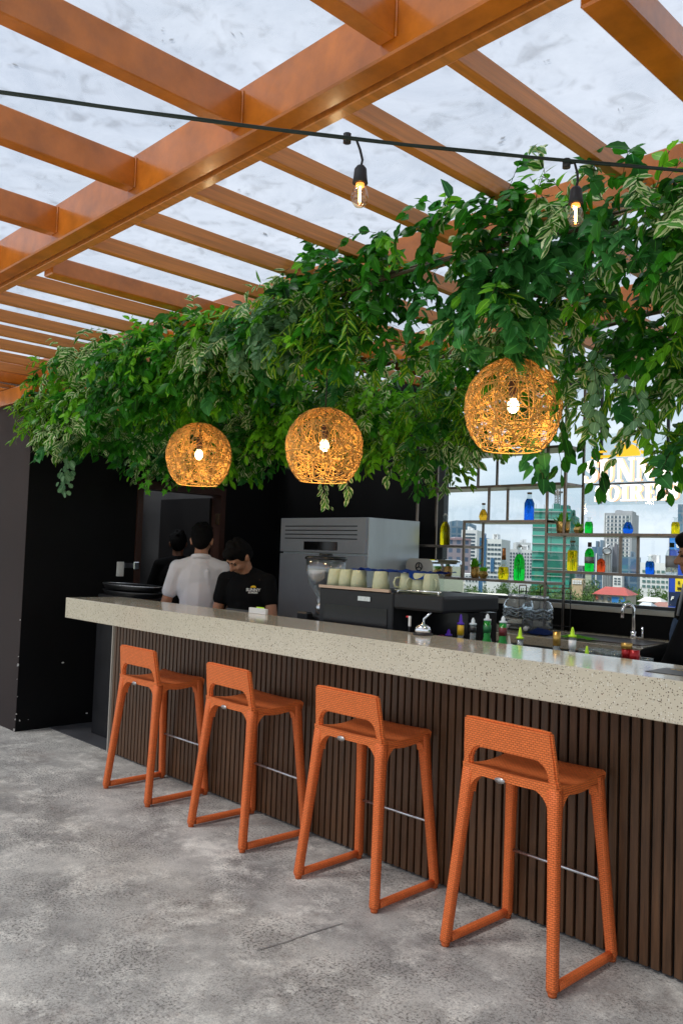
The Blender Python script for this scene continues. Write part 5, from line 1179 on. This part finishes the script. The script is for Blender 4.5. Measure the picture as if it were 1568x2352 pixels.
# ================================================================ THE CITY BEYOND THE WINDOW
def gridmat(name, wall, glass, sx, sz, fx=.35, fz=.4, rough=.4):
    """curtain wall: panes between mullions, in the wall's own surface pattern"""
    M = mat(name, wall, rough); n, L, b = nodes(M)
    def N(t): return M.node_tree.nodes.new(t)
    t = N('ShaderNodeTexCoord'); br = N('ShaderNodeTexBrick'); br.offset = 0; br.inputs['Scale'].default_value = 1; br.inputs['Brick Width'].default_value = sx; br.inputs['Row Height'].default_value = sz
    br.inputs['Mortar Size'].default_value = min(sx, sz)*fx*.5; br.inputs['Color1'].default_value = (*glass, 1); br.inputs['Color2'].default_value = (*[c*1.5 for c in glass], 1); br.inputs['Mortar'].default_value = (*wall, 1)
    L(t.outputs['UV'], br.inputs['Vector']); L(br.outputs['Color'], b.inputs['Base Color']); return M
def flat(n, c, r=.7, v=.1): return mat(n, c, r, var=v, vscale=.15)
GLASSB = mat('city_window', (.06, .09, .12), .15); WHITEW = flat('white_facade', (.62, .63, .64)); GREYW = flat('grey_facade', (.30, .31, .33))
BLUEG = gridmat('blue_glass_wall', (.14, .20, .26), (.05, .11, .17), 3, 3.5, .3); PINKG = gridmat('pink_grid_wall', (.36, .30, .33), (.09, .12, .18), 3.2, 3.4, .55); DKG = gridmat('dark_blue_glass_wall', (.10, .16, .22), (.035, .08, .14), 3, 3.5, .2)
NET = gridmat('green_safety_net', (.012, .13, .10), (.018, .20, .15), 9, 4.2, .10, rough=.8); BLUEP = flat('deep_blue_panel', (.02, .10, .22))
class Bld:
    def __init__(s, name, label, px0, px1, ytop, d, depth, yaw, wall, cat='building', roof=None):
        s.w = (px1-px0)/FPX*d; c = at((px0+px1)/2, 1250, d=d); s.top = at((px0+px1)/2, ytop, d=d).z
        rz = math.atan2(c.y-CAM.y, c.x-CAM.x)-math.pi/2+yaw
        s.root = T(name, label, cat, (c.x, c.y, GROUND_Z), rz); s.h = s.top-GROUND_Z; s.depth = depth
        me = MB().box(-s.w/2, s.w/2, 0, depth, 0.01, s.h).mesh('wall', s.root, True); boxuv(me); s.wallo = link('wall', me, wall, s.root); s.d = d
        if cat == 'building' and depth > 6 and s.h > 16:
            for q in range(2):
                xa = RND.uniform(-.4, .15)*s.w; link('roof_unit', MB().box(xa, xa+s.w*RND.uniform(.12, .28), depth*.3, depth*.6, s.h+.01, s.h+RND.uniform(.8, 2.2)).mesh('roof_unit', s.root, True), wall, s.root)
    def zpx(s, y): return s.h - (y)/FPX*s.d     # height for a drop of y photo pixels below the roof line
    def win(s, x0, x1, n, yd0, yd1, m, mt=GLASSB, fw=.6, fh=.55, side=False):
        """n by m windows over a share of the front, from yd0 to yd1 photo pixels below the roof line"""
        za, zb = s.zpx(yd1), s.zpx(yd0); cw = (x1-x0)*s.w/n if not side else s.depth/n; ch = (zb-za)/m
        me = None
        for i in range(n):
            for j in range(m):
                if me is None:
                    me = (MB().box(-cw*fw/2, cw*fw/2, -.12, -.02, -ch*fh/2, ch*fh/2) if not side else MB().box(-.12, -.02, -cw*fw/2, cw*fw/2, -ch*fh/2, ch*fh/2)).mesh('window', s.root, True); me.materials.append(mt)
                o = bpy.data.objects.new('window', me); COL.objects.link(o); o.parent = s.root; MT[o.name] = Matrix.Identity(4)
                z_ = za+ch*(j+.5)
                o.location = (-s.w/2+x0*s.w+cw*(i+.5), 0, z_) if not side else (-s.w/2, cw*(i+.5), z_)
        return s
    def part(s, name, mt, x0, x1, yd0, yd1, y0=-.25, y1=-.02):
        me = MB().box(-s.w/2+x0*s.w, -s.w/2+x1*s.w, y0, y1, s.zpx(yd1), s.zpx(yd0)).mesh(name, s.root, True); boxuv(me); link(name, me, mt, s.root); return s
b = Bld('office_tower', 'blue glass tower with sloping top behind the yellow bottle', 1031, 1092, 1206, 420, 25, rad(8), BLUEG)
me = MB().prism([(-b.w/2, 0, b.h+.01), (b.w/2, 0, b.h+.01), (b.w*.1, 0, b.h+2.0), (-b.w*.25, 0, b.h+2.4), (-b.w/2, 0, b.h+1.6)], (0, 24, 0)).mesh('sloped_top', b.root, True); boxuv(me); link('sloped_top', me, BLUEG, b.root)
Bld('office_tower', 'pale purple grid fronted block at the far left of the window', 1006, 1081, 1238, 330, 30, rad(10), PINKG).part('roof_edge', flat('rose_trim', (.36, .24, .26)), 0, 1, -2, 2)
Bld('office_tower', 'white slab tower with dark ribbon windows left of the blue striped building', 1058, 1094, 1217, 380, 22, rad(-8), WHITEW).win(.08, .92, 1, 6, 70, 8, fw=.92, fh=.5)
b = Bld('office_tower', 'white office tower with deep blue vertical stripes', 1110, 1151, 1238, 300, 20, rad(-10), WHITEW).part('blue_stripe', BLUEP, .02, .16, 0, 100).part('blue_stripe', BLUEP, .42, .62, 44, 75, -.3).win(.2, .98, 4, 8, 92, 8, fw=.8, fh=.45)
MBt = MB(); b2 = Bld('office_tower', 'narrow blue stair tower at the left side of the striped office tower', 1100, 1112, 1235, 302, 16, rad(-10), BLUEP).win(.1, .9, 1, 5, 90, 10, fw=.7, fh=.3)
Bld('apartment_block', 'white apartment block with small square windows behind the green bottle', 1168, 1224, 1262, 360, 18, rad(6), WHITEW).win(.04, .96, 8, 6, 66, 8, fw=.55, fh=.6)
Bld('apartment_block', 'pale grey apartment tower just left of the green netted tower', 1185, 1218, 1246, 410, 16, rad(6), flat('pale_grey_facade', (.48, .50, .52))).win(.08, .92, 4, 4, 50, 5, fw=.5, fh=.5)
gt = Bld('construction_tower', 'unfinished tower wrapped in green safety netting', 1222, 1306, 1168, 260, 20, rad(-6), NET)
for k in range(9): gt.part('floor_slab', flat('grey_slab', (.26, .30, .29)), -.01, 1.01, 6+k*18.5, 8+k*18.5, -.35, -.02)
gt.part('lower_net', flat('deep_green_net', (.012, .13, .10)), .3, 1.0, 105, 150, -.3, -.02)
for k in range(5): gt.part('scaffold_post', flat('scaffold', (.2, .22, .2)), .06+k*.22, .072+k*.22, -10, 0, 1, 1.2)
Bld('construction_tower', 'lower stepped wing of the green netted tower', 1300, 1318, 1184, 262, 14, rad(-6), NET).part('floor_slab', flat('grey_slab', (.26, .30, .29)), 0, 1, 40, 42).part('floor_slab', flat('grey_slab', (.26, .30, .29)), 0, 1, 80, 82)
ck = at(1279, 1168, d=268); cr_ = T('tower_crane', 'lattice tower crane standing on top of the green netted tower', 'crane', tuple(ck))
m_ = MB(); mh = 48/FPX*268
for dx in (-.6, .6):
    for dy in (-.6, .6): m_.tube([ck+Vector((dx, dy, 0)), ck+Vector((dx, dy, mh))], .16, 5)
for k in range(8):
    z0 = mh*k/8; z1 = mh*(k+1)/8; m_.tube([ck+Vector((-.6, -.6, z0)), ck+Vector((.6, -.6, z1))], .12, 4).tube([ck+Vector((.6, -.6, z0)), ck+Vector((.6, .6, z1))], .12, 4)
CRN = flat('crane_steel', (.20, .18, .17)); m_.build('mast', CRN, cr_)
jt = ck+Vector((0, 0, mh*.78)); MB().tube([jt-CR*1.9, jt+CR*1.6], .42, 4).box(jt.x-1.0, jt.x+.9, jt.y-.6, jt.y+.6, jt.z-1.0, jt.z-.2).build('counter_jib', CRN, cr_)
MB().tube([jt, jt-CR*1.6+Vector((0, 0, 3.4))], .18, 4).tube([jt-CR*1.6+Vector((0, 0, 3.4)), jt-CR*1.9], .08, 4).build('jib', CRN, cr_)
Bld('high_rise', 'tall grey residential tower with a grid of windows right of the green netting', 1386, 1448, 1178, 430, 24, rad(-9), GREYW).part('crown', GREYW, .38, 1.0, -5, 0, 1, 14).part('white_frame', WHITEW, .0, .03, 0, 140).win(.03, .97, 7, 5, 130, 14, mt=WHITEW, fw=.28, fh=.8).win(.08, .92, 6, 5, 130, 14, fw=.5, fh=.5)
b = Bld('office_tower', 'white office block with a round ring emblem and pinstripe front', 1384, 1403, 1257, 240, 16, rad(-6), WHITEW)
for k in range(5): b.part('pinstripe', flat('dark_stripe', (.12, .13, .15)), .08+k*.19, .14+k*.19, 18, 95)
em = MB().tube([(1.2*math.cos(a), -.3, b.zpx(9)+.95*math.sin(a)) for a in [2*math.pi*k/20 for k in range(21)]], .2, 5).tube([(0, -.3, b.zpx(9)+1.2), (.7, -.3, b.zpx(9)+1.7)], .2, 5); link('ring_emblem', em.mesh('ring_emblem', b.root, True), flat('dark_emblem', (.05, .05, .06)), b.root)
Bld('office_tower', 'dark grey glass office wing left of the ring emblem block', 1359, 1384, 1256, 242, 16, rad(-6), DKG).part('white_pier', WHITEW, .35, .45, 15, 95)
Bld('office_tower', 'dark grey flank of the ring emblem block, on its right side', 1403, 1416, 1256, 242, 16, rad(-6), flat('charcoal_facade', (.10, .10, .12)))
b = Bld('office_tower', 'rounded dark blue glass building behind the right shelf post', 1427, 1462, 1279, 230, 10, rad(-6), DKG)
Bld('office_building', 'low white office building with teal windows at the right', 1472, 1540, 1293, 210, 14, rad(-4), WHITEW).win(.05, .95, 6, 14, 60, 4, mt=mat('teal_window', (.08, .16, .16), .2), fw=.7, fh=.5)
Bld('high_rise', 'blue glass high rise cut off by the right edge above the shelf', 1557, 1620, 1158, 300, 20, 0, BLUEG)
Bld('office_building', 'small white building with dark windows low between trees', 1408, 1428, 1322, 225, 8, rad(-6), WHITEW).win(.1, .9, 2, 4, 22, 3, fw=.7, fh=.5)
Bld('office_building', 'dark low building between the yellow bottle and the green labelled bottle', 1322, 1338, 1300, 250, 8, rad(-6), flat('slate_facade', (.12, .14, .18))).win(.1, .9, 2, 5, 25, 2, fw=.6, fh=.5)
Bld('corner_house', 'small house with white grille front under the yellow bottle', 1314, 1338, 1330, 190, 7, rad(-6), flat('ochre_wall', (.45, .33, .2))).win(.06, .94, 4, 2, 12, 2, mt=WHITEW, fw=.86, fh=.8)
Bld('low_block', 'pale low block behind trees at the left window', 1068, 1100, 1318, 280, 10, 0, WHITEW).win(.05, .95, 4, 3, 20, 2, fw=.5, fh=.5)
# near cream building with cornice and long parapet
b = Bld('cream_annex', 'cream rooftop annex with a cornice and shuttered windows by the window sill', 1003, 1067, 1336, 115, 4, rad(4), OFFWHITE).part('cornice', OFFWHITE, -.02, 1.02, -1.5, 3, -.4, -.02).part('ledge', OFFWHITE, .1, .9, 14, 16, -.3, -.02)
b.win(.18, .42, 1, 16, 32, 1, mt=flat('grey_shutter', (.25, .28, .3)), fw=.8, fh=1).win(.62, .86, 1, 16, 32, 1, mt=flat('grey_shutter', (.25, .28, .3)), fw=.8, fh=1)
Bld('cream_annex', 'long cream parapet roof running right from the annex', 1000, 1172, 1365, 112, 6, rad(4), OFFWHITE).part('coping', WHITEW, 0, 1, -1, 1.2, -.3, -.02)
# red roofed house
b = Bld('red_roof_house', 'two storey house with a red hipped roof and blue panels among trees', 1366, 1440, 1366, 150, 7, rad(-14), flat('weathered_cream', (.40, .36, .30)), 'house')
RR = flat('red_tin_roof', (.36, .06, .05), .6, .25); hw = b.w/2+.35; pk = b.h+1.35
rf = MB(); P_ = lambda *a: rf.b.verts.new(a); q = [P_(-hw, -.6, b.h), P_(hw, -.6, b.h), P_(hw, 7.6, b.h), P_(-hw, 7.6, b.h), P_(-hw*.55, 3.5, pk), P_(hw*.5, 3.5, pk)]
for f_ in ((0, 1, 5, 4), (1, 2, 5), (2, 3, 4, 5), (3, 0, 4), (3, 2, 1, 0)): rf.b.faces.new([q[i] for i in f_])
link('roof', rf.mesh('roof', b.root, True), RR, b.root)
b.part('blue_panel', flat('blue_tarp', (.02, .17, .45)), .55, .78, 4, 17).part('blue_panel', flat('blue_tarp', (.02, .17, .45)), .82, .95, 3, 15).part('red_window', flat('red_board', (.55, .12, .08)), .06, .13, 4, 12).part('window', GLASSB, .22, .29, 4, 12).part('window', GLASSB, .42, .49, 6, 14)
for k, (x0, x1, yt, d_, lb, rc) in enumerate(((1470, 1516, 1377, 140, 'low house with pale tin roof right of the red roofed house', (.60, .58, .55)), (1270, 1300, 1383, 140, 'small shed with faded pink roof beyond the sill', (.45, .33, .32)), (1500, 1545, 1389, 132, 'long shed with rusty roof at the right end of the sill', (.30, .14, .11)), (1305, 1345, 1387, 138, 'flat shed with pale green roof left of the red roofed house', (.42, .50, .46)), (1468, 1492, 1390, 126, 'small hut with bluish white roof beyond the sill', (.5, .55, .6)))):
    b = Bld('tin_house', lb, x0, x1, yt+5, d_, 5, rad(-10), flat('house_wall', (.38, .34, .30)), 'house')
    hw = b.w/2+.3; rf = MB(); q = [rf.b.verts.new(v) for v in ((-hw, -.5, b.h), (hw, -.5, b.h), (hw, 5.5, b.h), (-hw, 5.5, b.h), (-hw*.6, 2.5, b.h+.7), (hw*.6, 2.5, b.h+.7))]
    for f_ in ((0, 1, 5, 4), (1, 2, 5), (2, 3, 4, 5), (3, 0, 4), (3, 2, 1, 0)): rf.b.faces.new([q[i] for i in f_])
    link('roof', rf.mesh('roof', b.root, True), flat('tin_roof', rc, .5, .2), b.root)
# billboard
bb = Bld('billboard', 'tall blue advertising board with white and yellow panels at the right edge', 1538, 1610, 1233, 70, .5, 0, flat('blue_board', (.015, .06, .42), .4, .03), 'billboard')
bb.part('side_edge', WHITEW, -.012, .004, 0, 158, -.06, .3)
def letters(s, px, py, size, mt, shear=0):
    me = textmesh(s, size, .01, .02, shear=shear); me.transform(Matrix.Translation((-bb.w/2+(px-1538)/FPX*70, -.09, bb.zpx(py-1233))) @ Matrix.Rotation(rad(90), 4, 'X')); link('lettering', me, mt, bb.root)
bb.part('light_blue_panel', flat('bright_blue_board', (.02, .20, .62), .4, .03), .004, 1, 0, 30, -.03, -.005).part('dark_panel', flat('navy_board', (.01, .02, .06), .4, .03), .004, 1, 128, 160, -.03, -.005).part('yellow_panel', flat('yellow_board', (.80, .58, .02), .4, .03), .2, 1, 90, 126, -.04, -.005)
letters('th', 1553, 1258, .62, PLWHITE); letters('S', 1558, 1342, .34, BLB); letters('Mu', 1557, 1355, .34, BLB); letters('F', 1543, 1379, .42, PLWHITE, .25)

# ---- trees in the city
BARK = flat('city_bark', (.09, .07, .05)); rt = random.Random(4)
CITY = [leafmat('city_foliage', (.022, .065, .018), (.085, .17, .04), rough=.7), leafmat('city_foliage_light', (.05, .11, .025), (.14, .24, .06), rough=.7)]
PROTO = []
for pi in range(4):
    root = T('city_tree', 'x', 'tree', (0, 0, GROUND_Z), 0, 'trees between the city buildings'); tr = MB().tube([(0, 0, 0), (.1, 0, 2), (.05, .1, 4.2), (.2, 0, 6)], [.28, .22, .17, .08], 7)
    for k in range(5):
        a = k*1.26; tr.tube([(.05, .05, 3+k*.4), (1.6*math.cos(a), 1.6*math.sin(a), 5+k*.5)], [.12, .04], 5)
    tr.build('trunk', BARK, root, True)
    lv = Leaves(); cl = [(Vector((rt.gauss(0, 1.7), rt.gauss(0, 1.7), rt.uniform(4.2, 8.2))), rt.uniform(.8, 1.7)) for _ in range(13)]
    for c, r_ in cl:
        tn = rt.random()
        for k in range(85):
            d = Vector((rt.gauss(0, 1), rt.gauss(0, 1), rt.gauss(0, 1))).normalized(); p = c+d*r_*rt.uniform(.6, 1.08)
            lv.leaf(p, (d+Vector((rt.gauss(0, .6), rt.gauss(0, .6), -.3))), (d*.6+Vector((0, 0, .8))), rt.uniform(.45, .85), 'ovate', min(1, max(0, tn*.7+rt.random()*.35)), .2, .1)
    me_o = lv.build('crown', CITY[pi % 2], None); me_o.parent = root; me_o['kind'] = 'stuff' if False else 'thing'
    del me_o['kind']; PROTO.append(root)
TREES = [(1070, 1340, 190), (1085, 1345, 175), (1105, 1338, 200), (1122, 1348, 170), (1140, 1340, 185), (1158, 1334, 205), (1175, 1342, 180), (1192, 1336, 195), (1210, 1344, 172), (1228, 1338, 185), (1246, 1332, 200), (1262, 1325, 190), (1280, 1342, 165), (1298, 1346, 160), (1316, 1352, 152), (1332, 1345, 170), (1345, 1330, 190), (1352, 1350, 150), (1366, 1322, 210), (1384, 1338, 200), (1450, 1344, 190), (1462, 1352, 165), (1478, 1346, 175), (1495, 1350, 165), (1512, 1345, 180), (1526, 1354, 155), (1540, 1350, 160), (1402, 1380, 128), (1415, 1382, 126), (1440, 1372, 138), (1456, 1376, 135), (1336, 1374, 135), (1290, 1368, 142), (1225, 1366, 142), (1190, 1362, 148), (1530, 1374, 132), (1112, 1352, 158), (1090, 1356, 150), (1254, 1356, 150), (1310, 1376, 132)]
ADJ = ['rounded', 'dense', 'pale', 'tall', 'spreading', 'ragged', 'leafy', 'dark', 'bushy', 'loose']
REFS = {1070: 'by the cream annex', 1240: 'beneath the bottom shelf', 1330: 'below the squat pots', 1420: 'around the red roofed house', 1480: 'behind the tin roofed houses', 1560: 'beside the billboard'}
used = {}
for k, (px, py, d_) in enumerate(TREES):
    t_ = at(px, py, d=d_); H_ = t_.z-GROUND_Z; c_ = H_/9.6; o = PROTO[k] if k < 4 else dup(PROTO[k % 4], (0, 0, 0))
    o.location = (t_.x, t_.y, GROUND_Z); o.rotation_euler = (0, 0, k*1.7); w_ = 34/FPX*d_/7.0*rt.uniform(.85, 1.2); o.scale = (max(w_, .5)*1.0, max(w_, .5), c_)
    if px < 1160: ref = 'seen left of the patterned yellow bottle'
    elif px < 1260: ref = 'below the green swing top bottle'
    elif px < 1345: ref = 'left of the red roofed house'
    elif px < 1450: ref = 'close around the red roofed house'
    else: ref = 'right of the red roofed house'
    i = used.get(ref, 0); used[ref] = i+1
    ordw = ['first', 'second', 'third', 'fourth', 'fifth', 'sixth', 'seventh', 'eighth', 'ninth', 'tenth', 'eleventh', 'twelfth', 'thirteenth']
    o['label'] = f"{'nearer low' if d_ < 160 else 'farther'} {'light' if (k % 4) % 2 else 'dark'} green city tree {ref}, {ordw[i]} among them"
